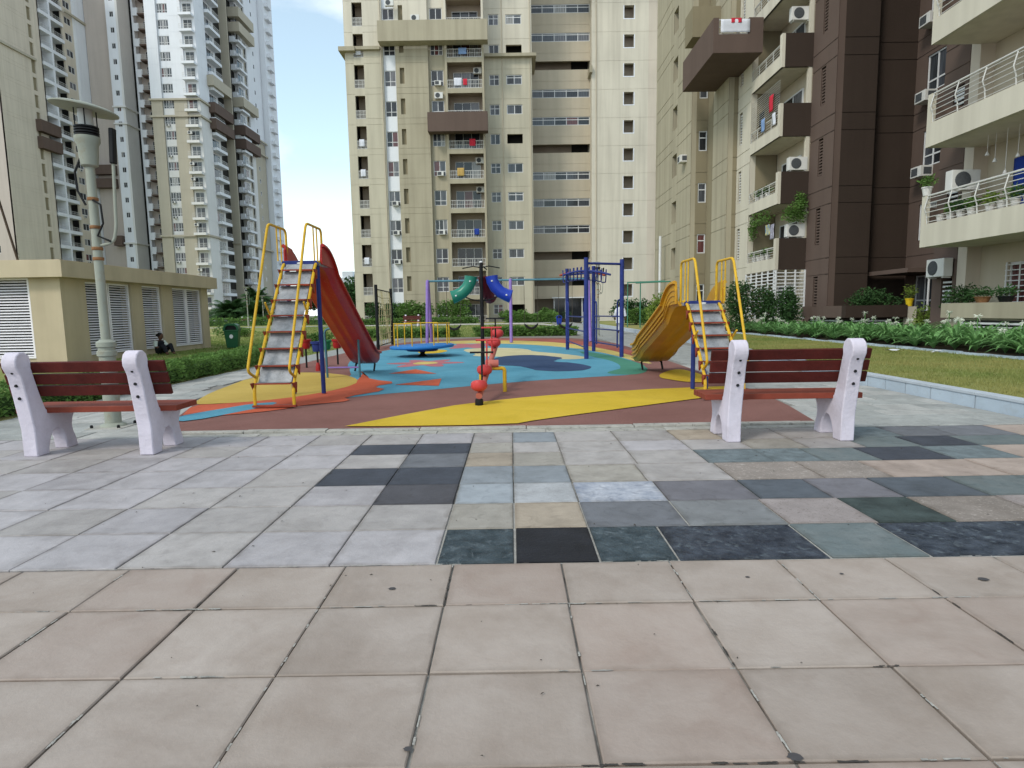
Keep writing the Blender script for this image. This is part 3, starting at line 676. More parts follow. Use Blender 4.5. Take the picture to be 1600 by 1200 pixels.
# entrance
en = T.mb('entrance_frame', m_frame)
en.box(4.9,5.0,70.7,70.98,0,2.7); en.box(8.1,8.2,70.7,70.98,0,2.7); en.box(4.7,8.4,70.3,70.98,2.72,2.85); en.box(6.2,6.3,70.7,70.98,0,2.7)
T.mb('entrance_glass', M_PANE).box(5.0,6.2,70.82,70.86,0,2.68); T.mb('entrance_glass', M_PANE).box(6.3,8.1,70.82,70.86,0,2.68)
T.mb('entrance_wall', m_white).box(2.6,4.85,70.5,70.97,0,1.15); T.mb('entrance_wall', m_white).box(8.25,9.08,70.5,70.97,0,1.15)
for x, y in ((-.485,66.46),(2.38,66.44),(9.6,69.44),(-12.5,64.45)): T.mb('pipe', m_corr).tube([(x,y,.2),(x,y,ZT)], .05, 6)
T.mb('pipe', m_frame).tube([(18.1,69.0,.2),(18.1,69.0,9.3)], .16, 8)
T.flush()
G_AC = 'air conditioners on the central tower'
for k in (2,3,4): ac(1, fw, -11.6, -.25, FL*k+.5, 'window air conditioner in the central tower left window strip, %s floor' % ORD[k], G_AC)
for k in (3,5,8): ac(1, fw, -6.95, .05, FL*k+.5, 'window air conditioner left of the central tower %s floor balcony' % ORD[k], G_AC)
ac(0, fw, -6.9, .1, FL*8-.75, 'outdoor air conditioner with round fan above the brown box of the central tower', G_AC)
for k, a in ((8,-3.0),(5,-2.95),(4,-2.95)): ac(0, fw, a, 1.05, FL*k+1.9, 'outdoor air conditioner high inside the %s floor balcony of the central tower' % ORD[k], G_AC)
ac(0, fw, -8.9, -.9, 29.6, 'outdoor air conditioner standing on the long beige box of the central tower', G_AC)
ac(0, fw, -11.4, -.75, 31.1, 'outdoor air conditioner above the slab over the top left window of the central tower', G_AC)

# ------------------------------------------------------------------ right-hand block with balconies
RB = Bld('apartment_block', 'brown and cream apartment block on the right with deep balconies', (15, 30, 0))
ZR = 26.0; FR = 3.0; KR = range(0, 8); JR = [FR*k + j for k in KR for j in (-.35, .35)]
XM, XE = 12.37, 13.78                      # wall plane of the middle stack, inner end of its corner balconies
f11, f129, f143 = Face('L', 10.9), Face('L', XM), Face('L', XE)
RB.wall(f11, 38, 41.2, -.05, ZR, m_beige, 0, .3, joints=JR); RB.wall(f11, 42.3, 47, -.05, ZR, m_beige, 0, .3, joints=JR)
RB.wall(f11, 41.2, 42.3, -.05, ZR, m_beige, 0, .3, (41.2,42.3), [(FR*k+.9, FR*k+2.3) for k in KR])
f38 = Face('F', 38.0)
RB.wall(f38, 11.2, 12.36, -.05, ZR, m_olive, 0, .3, (11.35,11.85), [(FR*k+1.6, FR*k+2.75) for k in KR], joints=JR)
RB.mb('wall', m_olive).box(10.905, 11.2, 38.003, 38.3, -.05, ZR)
for k in KR: RB.window(f38, 11.35, FR*k+1.6, .5, 1.15, 1, (.66,), d=.04)
RB.mb('pipe', m_olive).tube([(12.0,37.93,.1),(12.0,37.93,ZR)], .035, 6)
RB.wall(Face('L',11.85), 34.45, 36.9, -.05, ZR, m_beige, 0, .3, joints=JR)
RB.wall(Face('F',34.45), 12.155, 12.37, -.05, ZR, m_olive, 0, .3, joints=JR); RB.mb('wall', m_olive).box(11.855, 12.155, 34.455, 34.74, -.05, ZR)
RB.mb('wall', m_olive).box(11.86, 12.37, 36.9, 37.9, -.05, ZR)
RB.wall(f129, 32.6, 34.44, -.05, ZR, m_cream, 0, .3, (33.75,34.15), [(FR*k+.85, FR*k+2.5) for k in KR], joints=JR)
for k in KR:
    for i in range(11): f129.box(RB.mb('vent_slat', m_frame), 33.77, 34.13, .06, .12, FR*k+.9+.145*i, FR*k+.95+.145*i)
# corner balconies of the middle stack
def handrail_run(f, a0, a1, d, z, h, nbars, parent_b, posts, curved=False, group=None):
    w = a1 - a0
    o = parent_b.put('railing', None, f, a0, w, d, z)
    def bar_mesh(r):
        k = ('bar', round(w,2), r)
        if k not in RM: RM[k] = MB().tube([(0,0,0),(w,0,0)], r, 6).mesh('bar', m_rail)
        return RM[k]
    link('top_rail', bar_mesh(.03), o, (0,0,h))
    for i in range(nbars): link('bar', bar_mesh(.012), o, (0, -.03 + .03*math.cos(i*1.3) if curved else 0, .06 + (h-.14)*i/(nbars-1)))
    k = ('post', h, curved)
    if k not in RM:
        pts = [(0,0,0),(0,-.02,h*.3),(0,-.10,h*.55),(0,-.05,h*.78),(0,0,h)] if curved else [(0,0,0),(0,0,h)]
        RM[k] = MB().tube(pts, .018, 6).mesh('post', m_rail)
    for p in range(posts+1): link('post', RM[k], o, (w*p/posts, 0, 0))
    return o
f291 = Face('F', 29.1)
RB.mb('wall', m_olive).box(XM+.3, XE-.02, 32.6, 32.9, -.05, ZR)
RB.mb('balcony_inner_wall', m_corr).box(XE, XE+.2, 29.15, 32.6, -.05, ZR)
for k in KR:
    z = FR*k
    RB.mb('balcony_slab', m_cream).box(XM+.03, XE-.02, 29.16, 32.59, z+.0, z+.14)
    if k > 0:
        f129.box(RB.mb('balcony_parapet', m_cream), 29.36, 32.6, 0, .12, z, z+.55); f129.box(RB.mb('balcony_parapet', m_cream), 29.105, 29.36, 0, .14, z, z+1.44)
        f291.box(RB.mb('balcony_parapet', m_brown), XM+.14, XE, 0, .12, z, z+1.44)
        handrail_run(f129, 29.36, 32.6, .05, z+.55, .5, 4, RB, 4, curved=False)
    RB.mb('pillar', m_cream).box(XE-.18, XE-.02, 29.13, 29.3, z+1.44, z+3.0)
    RB.window(Face('L',XE), 29.9, z+.15, 2.0, 2.2, 2, (), d=-.06)
# white grilles closing the ground floor corner
for i in range(14):
    z = .75 + .16*i; RB.mb('window_grille', m_frame).box(XM-.04,XM-.01,29.1,32.6,z,z+.045); RB.mb('window_grille', m_frame).box(XM+.05,XE,29.04,29.07,z,z+.045)
for i in range(6): RB.mb('window_grille', m_frame).box(XM-.06,XM,29.1+.69*i,29.16+.69*i,.7,2.98)
for i in range(4): RB.mb('window_grille', m_frame).box(XM+.45*i,XM+.06+.45*i,29.02,29.09,.7,2.98)
RB.mb('plinth_wall', m_cream).box(XM+.03,XE-.03,29.12,32.6,0,.7)
for i in range(14): RB.mb('window_grille', m_frame).tube([(XM+.04,29.3,10.2+.1*i),(XM+.04,32.6,10.2+.1*i)], .012, 4)
# brown wing
RB.wall(f143, 27.0, 29.1, -.05, ZR, m_brown2, 0, .3, (27.9,28.3), [(FR*k+1.0, FR*k+2.6) for k in KR], joints=JR)
for k in KR:
    for i in range(12): f143.box(RB.mb('vent_slat', m_brown2), 27.92, 28.28, .05, .12, FR*k+1.04+.13*i, FR*k+1.10+.13*i)
f27 = Face('F', 27.0); f276 = Face('F', 27.6); f18 = Face('L', 17.5)
RB.wall(f27, XE+.3, 15.5, -.05, ZR, m_brown, 0, .3, joints=JR); RB.mb('wall', m_brown).box(XE+.01,XE+.3,27.005,27.3,-.05,ZR)
RB.wall(f276, 15.54, 17.8, -.05, ZR, m_brown, 0, .3, joints=JR); RB.mb('wall', m_brown).box(15.2, 15.5, 27.3, 28.2, -.05, ZR)
RB.wall(f18, 25.0, 27.6, -.05, ZR, m_brown2, 0, .3, (25.7,26.9), [(FR*k+1.0, FR*k+2.5) for k in KR], joints=JR)
for k in KR: RB.window(f18, 25.7, FR*k+1.0, 1.2, 1.5, 2, (.3,), d=.05)
RB.mb('core', m_dark).box(14.4, 20, 28.4, 45, 0, ZR-.1); RB.mb('core', m_dark).box(17.9, 22, 19, 28.3, 0, ZR-.1); RB.mb('core', m_dark).box(12.2, 14.3, 38.4, 46, 0, ZR-.1); RB.mb('core', m_dark).box(12.7, 14.3, 32.95, 38.3, 0, ZR-.1)
f147 = Face('L', 14.25)
RB.wall(f147, 19.9, 21.0, -.05, ZR, m_brown2, 0, .3, (20.05,20.55), [(FR*k+1.2, FR*k+2.1) for k in KR], joints=JR)
for k in KR:
    for i in range(6): f147.box(RB.mb('vent_slat', m_frame), 20.06, 20.54, .05, .11, FR*k+1.24+.14*i, FR*k+1.30+.14*i)
RB.mb('wall', m_brown).box(14.56, 17.5, 20.9, 21.0, -.05, ZR)
RB.mb('pillar', m_pinkcr).box(14.27, 14.72, 19.5, 19.895, -.05, ZR)
RB.wall(Face('L',14.72), 6.0, 19.5, -.05, ZR, m_corr, 0, .25, (16.4,18.4), [(FR*k+.45, FR*k+2.45) for k in KR])
for k in KR: RB.window(Face('L',14.72), 16.4, FR*k+.45, 2.0, 2.0, 2, (), d=.05)
for i in range(13): RB.mb('window_grille', m_frame).box(14.66,14.68,16.35,18.45,.5+.155*i,.525+.155*i)
for i in range(5): RB.mb('window_grille', m_frame).box(14.64,14.66,16.4+.49*i,16.44+.49*i,.45,2.45)
RB.mb('core', m_dark).box(15.4, 17.6, 6, 20.5, 0, ZR-.1)
f13 = Face('L', 12.8)
for k in range(1, 8):
    z = FR*k + .02
    RB.mb('balcony_slab', m_cream).box(12.94, 14.71, 6, 19.54, z, z+.16)
    f13.box(RB.mb('balcony_parapet', m_cream), 6, 19.36, 0, .13, z, z+.69); f13.box(RB.mb('balcony_parapet', m_cream), 19.36, 19.55, 0, .13, z, z+1.55)
    RB.mb('balcony_parapet', m_brown2).box(12.935, 14.25, 19.44, 19.53, z+.16, z+1.2)
    handrail_run(f13, 6.0, 19.34, .05, z+.69, .85, 6, RB, 13, curved=True)
# ground terrace parapets
RB.mb('terrace_parapet', m_beige).box(12.8, 14.25, 18.1, 18.4, .86, 1.28); RB.mb('terrace_parapet', m_beige).box(12.8, 13.1, 6, 18.095, .86, 1.28)
RB.mb('plinth_wall', m_beige).box(12.92, 14.2, 6, 18.3, -.05, .857)
for i in range(6): RB.mb('window_grille', m_frame).box(12.86, 12.915, 15.4, 17.6, .14+.11*i, .19+.11*i)
for a in (15.32, 17.6): RB.mb('window_grille', m_frame).box(12.85,12.91,a,a+.08,.1,.82)
RB.mb('core', m_dark).box(12.90,12.918,15.4,17.6,.1,.8)
RB.mb('terrace_parapet', m_brown2).box(13.0, 13.3, 24.3, 27.6, .80, 1.27); RB.mb('terrace_parapet', m_brown).box(13.0, 15.4, 24.0, 24.3, .80, 1.27)
RB.mb('terrace_floor', m_brown).box(13.3, 17.5, 24.3, 27.0, .7, .95); RB.mb('core', m_dark).box(13.25, 15.3, 24.25, 27.5, -.05, .7)
for i in range(5): RB.mb('window_grille', m_frame).box(13.2,13.24,24.6,27.2,.2+.11*i,.25+.11*i); RB.mb('window_grille', m_frame).box(13.4,14.9,24.18,24.22,.2+.11*i,.25+.11*i)
RB.mb('pillar', m_cream).box(15.45, 15.75, 24.0, 24.3, -.05, 1.2)
RB.mb('canopy', m_brown2).box(15.7, 17.52, 24.6, 27.4, 2.55, 2.72)
RB.mb('pipe', m_frame).tube([(16.7,24.8,1.0),(16.7,24.8,2.55)], .04, 6)
# big brown projecting box with a railed gap in its front, and a small box above
for q in ((9.96,10.22,31.3,31.5,13.5,15.1),(10.22,11.66,31.3,31.5,13.5,14.35),(11.66,12.36,31.3,31.5,13.5,15.1),(9.96,10.16,31.5,36.6,13.5,15.1),(10.16,12.36,31.5,36.6,13.5,13.7)): RB.mb('projecting_box', m_brown2).box(*q)
RB.put('railing', rail_mesh(1.44, .72, 6), Face('F',31.3), 10.22, 1.44, .08, 14.35)
RB.mb('projecting_box', m_olive).box(10.3, 11.9, 36.0, 37.5, 16.2, 17.8)
RB.mb('roof', m_corr).box(10.9, 20, 34.5, 47, ZR, ZR+.3); RB.mb('roof', m_corr).box(XM, 22, 6, 34.5, ZR, ZR+.301)
RB.mb('pipe', m_frame).tube([(10.45,43.5,.2),(10.45,43.5,6.3)], .09, 8)
RB.flush()
G_AR = 'air conditioners on the right-hand block'
for k, lb in ((1,'outdoor air conditioner beside the leafy first floor corner balcony'),(2,'boxy outdoor air conditioner on the second floor brown parapet'),(4,'outdoor air conditioner in the top corner opening of the middle stack')):
    ac(0, f291, XE-.5, .0 if k != 4 else .25, FR*k+1.5 + (.6 if k == 4 else 0), lb, G_AR)
for k in (2,3,4):
    ac(1, f18, 26.5, -.5, FR*k+.55, 'window air conditioner poking from the recessed brown wall, %s floor' % ORD[k], G_AR)
ac(0, Face('F', 18.75), 13.55, 0, 3*1+1.62, 'dark outdoor air conditioner at the end of the lowest right balcony', G_AR)
ac(1, f11, 39.2, -.4, 10.2, 'small window air conditioner on the far cream wall', G_AR)
ac(0, f147, 20.4, -.35, 2.15, 'stained outdoor air conditioner under the lowest right balcony', G_AR)

# ------------------------------------------------------------------ towers on the left
def floors(zt, fl=FL): return range(0, int(zt/fl))
ZA = 72.0; KA = floors(ZA)
A = Bld('apartment_tower', 'beige high-rise at the far left edge with white gridded balconies', (-83, 115, 0))
fa = Face('R', -83.0); faf = Face('F', 105.7)
JA = [FL*k + j for k in KA for j in (0, .6)]
A.wall(faf, -104, -83.02, -.05, ZA, m_farpk, 0, .3, (-86.5,-85.8), [(FL*k+.8, FL*k+2.1) for k in KA])
A.wall(fa, 105.7, 112.8, -.05, ZA, m_farnear, 0, .3, joints=JA, glim=.02)
A.wall(fa, 112.8, 116.0, -.05, ZA, m_farnear, 0, .3, (113.2,114.1), [(FL*k+.3, FL*k+2.5) for k in KA])
A.wall(fa, 121.9, 124.9, -.05, ZA, m_farnear, 0, .3, (122.6,124.4), [(FL*k+.9, FL*k+2.2) for k in KA])
A.wall(fa, 124.9, 128.8, -.05, ZA, m_white, -.5, 1.0)
A.mb('balcony_inner_wall', m_greyw).box(-84.7,-84.6,116,122,0,ZA)
A.mb('core', m_dark).box(-103,-85,106.2,127,0,ZA-.1)
for k in KA:
    z = FL*k
    fa.box(A.mb('balcony_slab', m_white), 115.9, 121.9, -.25, 1.6, z-.28, z+.32)
    A.put('railing', rail_mesh(5.9, .75, 14), fa, 115.95, 5.9, -.2, z+.32)
    A.window(fa, 122.6, z+.9, 1.8, 1.3, 2, (), d=.05, fr=.09)
    A.window(fa, 118.9, z+.35, 2.4, 2.0, 2, (), d=1.45, fr=.06)
    fa.box(A.mb('duct_louvre', m_olive), 113.2, 114.1, .2, .26, z+.3, z+2.5)
    A.window(faf, -86.5, z+.8, .7, 1.3, 1, (), d=.06)
fa.box(A.mb('pillar', m_white), 118.2, 118.6, -.27, 1.6, -.05, ZA); fa.box(A.mb('pillar', m_farbg), 115.75,115.99,0,1.6,-.05,ZA)
for z in (31.4, 34.3): fa.box(A.mb('projecting_box', m_brown2), 112.8, 117.6, -1.0, -.003, z, z+2.0)
fa.box(A.mb('cornice', m_farbg), 105.4, 114.1, -.35, -.002, 46.4, 46.8); fa.box(A.mb('cornice', m_farbg), 121.9, 129, -.85, -.502, 58.2, 58.6)
A.flush()

ZB = 74.0; KB = floors(ZB)
Bt = Bld('apartment_tower', 'slim white and grey high-rise column with tiny square windows behind the lamp post', (-76, 129, 0))
fb = Face('F', 127.0); fbr = Face('R', -75.5)
Bt.wall(fb, -82.4, -77.8, -.05, ZB, m_farpk, .6, .3)
Bt.wall(fb, -77.8, -75.9, -.05, ZB, m_white, 0, .3, (-77.1,-76.35), [(FL*k+.9, FL*k+1.9) for k in KB])
Bt.wall(fbr, 127.0, 130.9, -.05, ZB, m_greyw, 0, .4)  # side of the white column, greyed to paint in its shade
Bt.wall(Face('F', 132.2), -75.5, -66, -.05, ZB, m_farpk, 0, .3)
Bt.mb('core', m_dark).box(-82,-77,128.3,135,0,ZB-.1); Bt.mb('wall', m_white).box(-75.1,-74.7,130.9,132.1,-.05,ZB)
for k in KB:
    z = FL*k
    Bt.window(fb, -77.1, z+.9, .75, 1.0, 2, (), d=.05, fr=.05)
    Bt.mb('balcony_parapet', m_white).box(-74.7, -73.6, 130.6, 130.8, z-.2, z+1.3)
    Bt.mb('balcony_parapet', m_brown2).box(-73.6, -71.9, 130.3, 132.0, z-.15, z+.15)
    Bt.put('railing', rail_mesh(1.7, .9, 8), Face('F', 130.3), -73.6, 1.7, 0, z+.15)
    Bt.window(Face('F',132.2), -73.5, z+.2, 1.4, 2.1, 2, (), d=-.05)
for z in (16.2, 39.4, 42.6):
    Bt.mb('cornice', m_greyw).box(-77.9, -75.2, 126.7, 127.02, z, z+.3); Bt.mb('cornice', m_greyw).box(-75.5,-75.2,127.02,131.0,z,z+.3)
for z in (27.2, 29.8): Bt.mb('projecting_box', m_brown2).box(-82.3, -78.5, 126.2, 127.58, z, z+1.8)
Bt.mb('projecting_box', m_brown2).box(-79.6,-78.0,126.2,127.58,15.8,17.8)
Bt.flush()

ZCt = 96.0; KC = floors(ZCt); XC = -59.85
C = Bld('apartment_tower', 'tall white-topped high-rise left of the sky with beige lower floors and stacked balconies', (-63, 138, 0))
f125 = Face('F', 125.0); fcr = Face('R', XC); f140 = Face('F', 138.4); f146 = Face('F', 144.3); f158 = Face('F', 158.0)
JC = [FL*k for k in KC]; ZS = 43.2
for z0, z1, m, m2 in ((-.05, ZS, m_farbg, m_greyw), (ZS, ZCt, m_white, m_white)):
    C.wall(f125, -69.2, -67.06, z0, z1, m, 0, .3, joints=JC)
    C.wall(f125, -67.06, -64.8, z0, z1, m2, .35, .3, (-67.0,-64.9), [(FL*k+.7, FL*k+2.4) for k in KC])
    C.wall(f125, -64.8, -62.3, z0, z1, m, 0, .3, joints=JC)
    C.wall(f125, -62.3, XC-.3, z0, z1, m2, .3, .3)
    C.wall(fcr, 125.35, 129.4, z0, z1, m2, 0, .3, joints=JC)
    C.wall(fcr, 129.4, 134.4, z0, z1, m2, .6, .2)
    C.wall(f140, -64, XC+.55, z0, z1, m_farbg, 0, .3)
    C.wall(f146, -64, XC-.3, z0, z1, m2, .3, .3)
    C.wall(fcr, 144.3, 147.2, z0, z1, m2, 0, .3); C.wall(fcr, 147.2, 149.2, z0, z1, m_farbg, .5, .3); C.wall(fcr, 149.2, 151.0, z0, z1, m2, 0, .3)
    C.wall(fcr, 151.0, 157.8, z0, z1, m_farbg if z0 < 0 else m_white, .3, .3, (153.4,154.1), [(FL*k+1, FL*k+2) for k in KC])
    C.wall(f158, -62, XC+1.0, z0, z1, m_white, 0, .3); C.wall(Face('R',XC+1.0), 158.3, 164, z0, z1, m_white, 0, .3)
C.mb('side_wall', m_farpk).box(-69.3,-69.0,125.3,133,-.05,ZCt)
C.mb('core', m_dark).box(-69,-61,126.5,158,0,ZCt-.1)
for k in KC:
    z = FL*k
    C.window(f125, -66.98, z+.7, .98, 1.7, 2, (.3,), d=.42, fr=.08); C.window(f125, -65.9, z+.7, .98, 1.7, 2, (.3,), d=.42, fr=.08)
    C.window(f125, -62.0, z+.2, 1.7, 2.1, 2, (), d=.25, fr=.06)
    mz = m_white if z > 43 else m_greyw
    f125.box(C.mb('balcony_parapet', mz), -62.4, XC-.1, -.9, .3, z-.2, z+.25); C.put('railing', rail_mesh(2.4, .9, 10), f125, -62.35, 2.4, -.85, z+.25)
    fcr.box(C.mb('balcony_parapet', m_white), 129.6, 134.2, -.8, .6, z-.25, z+.3); C.put('railing', rail_mesh(4.5, .8, 14), fcr, 129.6, 4.5, -.75, z+.3)
    C.window(fcr, 130.2, z+.3, 3.2, 2.0, 3, (), d=.5, fr=.07)
    f146.box(C.mb('balcony_parapet', m_white), -63.0, XC-.1, -1.2, .3, z-.2, z+1.0); fcr.box(C.mb('balcony_parapet', m_white), 143.1, 147.0, -.9, 0, z-.2, z+.25)
    C.put('railing', rail_mesh(3.8, .85, 10), fcr, 143.1, 3.8, -.85, z+.25)
    C.window(fcr, 143.6, z+.3, 2.6, 2.0, 2, (), d=-.05, fr=.06)
    C.window(fcr, 153.4, z+1, .7, 1.0, 1, (), d=.28, fr=.06)
    C.mb('balcony_parapet', m_white).box(XC+1.0,XC+1.9,159,161.5,z-.2,z+.7)
for z in (17.2, 40.0, 43.1):
    for q in ((-69.5,XC+.3,124.65,124.98),(XC+.01,XC+.35,124.98,129.4),(XC+.01,XC+.35,144.3,157.8),(-63.9,XC+.65,138.05,138.38)): C.mb('cornice', m_farbg).box(*q,z,z+.35)
for z, mm in ((47.2,m_farbg),(42.0,m_brown2),(38.9,m_brown2)): fcr.box(C.mb('projecting_box', mm), 128.8, 137.0, -1.3, .58, z, z+2.0)
for z, mm in ((47.6,m_farbg),(41.6,m_brown2),(38.6,m_brown2),(66.5,m_farbg),(63.4,m_farbg)): C.mb('projecting_box', mm).box(-63.2,XC+1.3,142.9,151.0,z,z+2.0)
C.flush()

# pale far building between the trees
FB = Bld('apartment_block', 'pale low building far away between the red slide and the beige tower', (-52, 205, 0))
w_ = FB.mb('wall', mat('pale_white_paint', (.62,.66,.68), .9, .05, .1))  # plain pale bluish-white wall colour
for k, (a, b, z) in enumerate(((-60,-46,10),(-58,-49,13.5),(-55.5,-52,15.5))): w_.box(a, b, 205+.4*k, 214, 0, z)
for k in range(3):
    for i in range(6): FB.window(Face('F', 205), -59+2.1*i, 2+3*k-1.0, 1.3, 1.4, 2, (), d=-.05)
FB.flush()

# ------------------------------------------------------------------ service building with louvres on the left
SV = Bld('service_building', 'low yellow service building with white louvred panels at the left', (-16, 21, 0))
fsr = Face('R', -12.3); fsf = Face('F', 17.0)
sw = SV.mb('wall', m_svc)
panels_r = [(18.0,20.15),(20.75,21.9),(22.6,24.7)]
edges = [17.0] + [v for p in panels_r for v in p] + [25.2]
for i in range(0, len(edges), 2): fsr.box(sw, edges[i] + (.3 if i == 0 else 0), edges[i+1], 0, .35, -.05, 2.36)
for p in panels_r: fsr.box(sw, p[0], p[1], .1, .35, -.05, .16); fsr.box(sw, p[0], p[1], .05, .35, 2.3, 2.36)
fsf.box(sw, -13.15, -12.3, 0, .3, -.05, 2.36); fsf.box(sw, -22, -17.2, 0, .3, -.05, 2.36); fsf.box(sw, -17.2,-13.15,.1,.3,-.05,.16)
sw.box(-22, -12.65, 24.9, 25.2, -.05, 2.36)
ro = SV.mb('roof', m_svc); ro.box(-22, -12.02, 16.72, 25.5, 2.362, 2.80); ro.box(-22,-12.12,16.82,25.4,2.80,2.83)
SV.mb('core', m_dark).box(-21.6,-12.72,17.45,24.8,0,2.3)
SV.flush()
def louvre(f, a0, a1, z0, z1, n=27):
    w, h = a1-a0, z1-z0
    fr = MB(); t = .05
    fr.box(0,t,0,.08,0,h); fr.box(w-t,w,0,.08,0,h); fr.box(t,w-t,0,.08,0,t); fr.box(t,w-t,0,.08,h-t,h)
    o = SV.put('louvre_panel', fr.mesh('louvre_panel', m_louv), f, a0, w, .06, z0)
    k = ('slat', round(w,2))
    if k not in RM:
        s_ = MB(); s_.add([(t,-.005,0),(w-t,-.005,0),(w-t,.05,.036),(t,.05,.036),(t,-.005,.008),(w-t,-.005,.008),(w-t,.05,.044),(t,.05,.044)],[(0,3,2,1),(4,5,6,7),(0,1,5,4),(1,2,6,5),(2,3,7,6),(3,0,4,7)])
        RM[k] = s_.mesh('slat', m_louv)
    for i in range(n): link('slat', RM[k], o, (0,.012,t + (h-2*t)*(i+.15)/n))
louvre(fsf, -15.12, -13.2, .16, 2.36); louvre(fsf, -17.15, -15.16, .16, 2.36)
louvre(fsr, 18.03, 19.07, .17, 2.3); louvre(fsr, 19.1, 20.12, .17, 2.3); louvre(fsr, 20.78, 21.87, .17, 2.3); louvre(fsr, 22.63, 23.63, .17, 2.3); louvre(fsr, 23.66, 24.67, .17, 2.3)
lr = MB(); lr.tube([(0,0,0),(-.55,0,2.6)], .035, 6)
t = thing('lightning_rod', 'thin dark leaning rod standing on the flat roof of the service building', 'rod', (-14.6,18.6,2.83)); part('rod', lr, m_twig, t); part('tip', MB().lathe([(.05,0),(.07,.05),(.05,.2),(.012,.24),(.008,1.0)], 8, (-.56,0,2.6)), m_black, t)

# ------------------------------------------------------------------ lawns, kerbs, flower bed ground
def sheet(f, xs, ys):
    b = MB(); n = len(xs)
    b.add([(x,y,f(x,y)) for y in ys for x in xs], [(j*n+i, j*n+i+1, (j+1)*n+i+1, (j+1)*n+i) for j in range(len(ys)-1) for i in range(n-1)])
    return b
def lin(a, b, n): return [a + (b-a)*i/n for i in range(n+1)]
def kx(y): return 5.62 if y < 10 else 5.62 + (y-10)*.085 if y < 24 else 6.8 + (y-24)*.012
def zl(x, y): return .15 + .012*mnoise.noise((x*.8, y*.8, 0))
b = MB(); ys = lin(3.0, 66, 90)
vs = []
for y in ys:
    for i in range(13):
        x = kx(y) + (13.2-kx(y))*i/12; vs.append((x,y,zl(x,y)))
b.add(vs, [(j*13+i, j*13+i+1, (j+1)*13+i+1, (j+1)*13+i) for j in range(len(ys)-1) for i in range(12)])
lawn_r = struct('lawn', b, m_grass, 60)
def zm(x, y):
    e = 0
    if y > 31.5: e = min(1, (y-31.5)/20)*.26
    return -.005 + e + .015*mnoise.noise((x*.4, y*.4, 3))
lawn_m = struct('lawn', sheet(zm, lin(-60, 3.4, 60), lin(31.5, 64, 40)), m_grass, 60)
lawn_l = struct('lawn', sheet(lambda x,y: -.012+.012*mnoise.noise((x*.5,y*.5,5)), lin(-60, -6.3, 50), lin(7.3, 31.5, 30)), m_grass, 60)
struct('lawn', sheet(lambda x,y: .25+.05*mnoise.noise((x*.1,y*.1,8)), lin(-140, -16.5, 40), lin(64, 124, 20)), m_grass, 60)
def blades(n, xr, yr, zf, h, m, seed, keep=lambda x,y: True, bias=1.0, wid=.006):
    r = random.Random(seed); vs = []; fs = []
    for _ in range(n):
        y = yr[0] + (yr[1]-yr[0])*r.random()**bias; x = r.uniform(*xr)
        if not keep(x,y): continue
        z = zf(x,y); a = r.uniform(0,6.28); hh = h*r.uniform(.5,1.3)*(.7+.6*(mnoise.noise((x*1.3,y*1.3,2))+.5)); w = wid*r.uniform(.7,1.4)*(1+y*.03)
        dx, dy = math.cos(a), math.sin(a); lx, ly = r.uniform(-.6,.6)*hh, r.uniform(-.6,.6)*hh
        i = len(vs); vs += [(x-dx*w,y-dy*w,z-.005),(x+dx*w,y+dy*w,z-.005),(x+lx,y+ly,z+hh)]; fs.append((i,i+1,i+2))
    b = MB(); b.v = vs; b.f = fs; return b.raw('grass', m)
def grass(me): o = link('grass', me); o['kind'] = 'stuff'; return o
grass(blades(85000, (5.6,9.9), (5.0,26), zl, .042, m_blade, 1, lambda x,y: x > kx(y)+.13 and x < 9.78, 1.7, .0045))
grass(blades(26000, (-16,-6.3), (17.5,31.5), lambda x,y: -.01, .06, m_bladeg, 2, lambda x,y: x > -12 or y > 25.6, 1.2))
grass(blades(30000, (-18,3.4), (31.5,52), zm, .07, m_bladeg, 3, lambda x,y: True, 1.3))
# tiled kerb along the right lawn
kbm = MB(); kbm.box(5.5, 5.5001, 3, 3.01, -.05, -.04)
kerb = struct('kerb', MB().box(5.535, 5.62, 3.0, 10, -.05, .154), m_soil)
y = 3.3
while y < 24:
    d = (.40,.46,.52,.78)[rnd.randrange(4)] if y < 14 else 1.2
    y1 = y + d; x0, x1 = kx(y)-.12, kx(y1)-.12; g_ = .009
    b = MB(); b.prism([(x0,y+g_),(x0+.06,y+g_),(x1+.06,y1-g_),(x1,y1-g_)], 'z', -.04, .152); part('kerb_tile', b, m_kerb, kerb)
    b = MB(); b.prism([(x0-.012,y+.003),(x0+.15,y+.003),(x1+.15,y1-.003),(x1-.012,y1-.003)], 'z', .155, .192); part('kerb_cap', b, m_kerbc, kerb, bevel=.004)
    y = y1
b = MB()
for i in range(12): b.box(6.66+.02*i, 6.85+.02*i, 24+3*i, 26.97+3*i, -.04, .19)
part('far_kerb', b, m_kerbc, kerb)
bed = struct('flower_bed', MB().box(9.98, 13.1, 5, 33, .05, .19), m_soil)
y = 5.0
while y < 32:
    d = rnd.uniform(.5,1.1); xo = 9.85+rnd.uniform(-.02,.02); b = MB(); b.box(xo, xo+.11, y+.01, y+d-.01, .05, .2+rnd.uniform(-.02,.015)); o = part('edging_stone', b, m_kerb, bed); y += d
# white kerb lines of the far lawn paths
b = MB(); b.tube([(-14,52,.24),(-6,50.5,.25),(0,50,.27),(2.5,47,.25),(3.3,43,.2)], .09, 4); fk = struct('far_kerb', b, m_edge)
struct('far_path', sheet(lambda x,y: .275+.002*x*0, [-30,-10,3.4], [53,55.5]), m_rough[1])

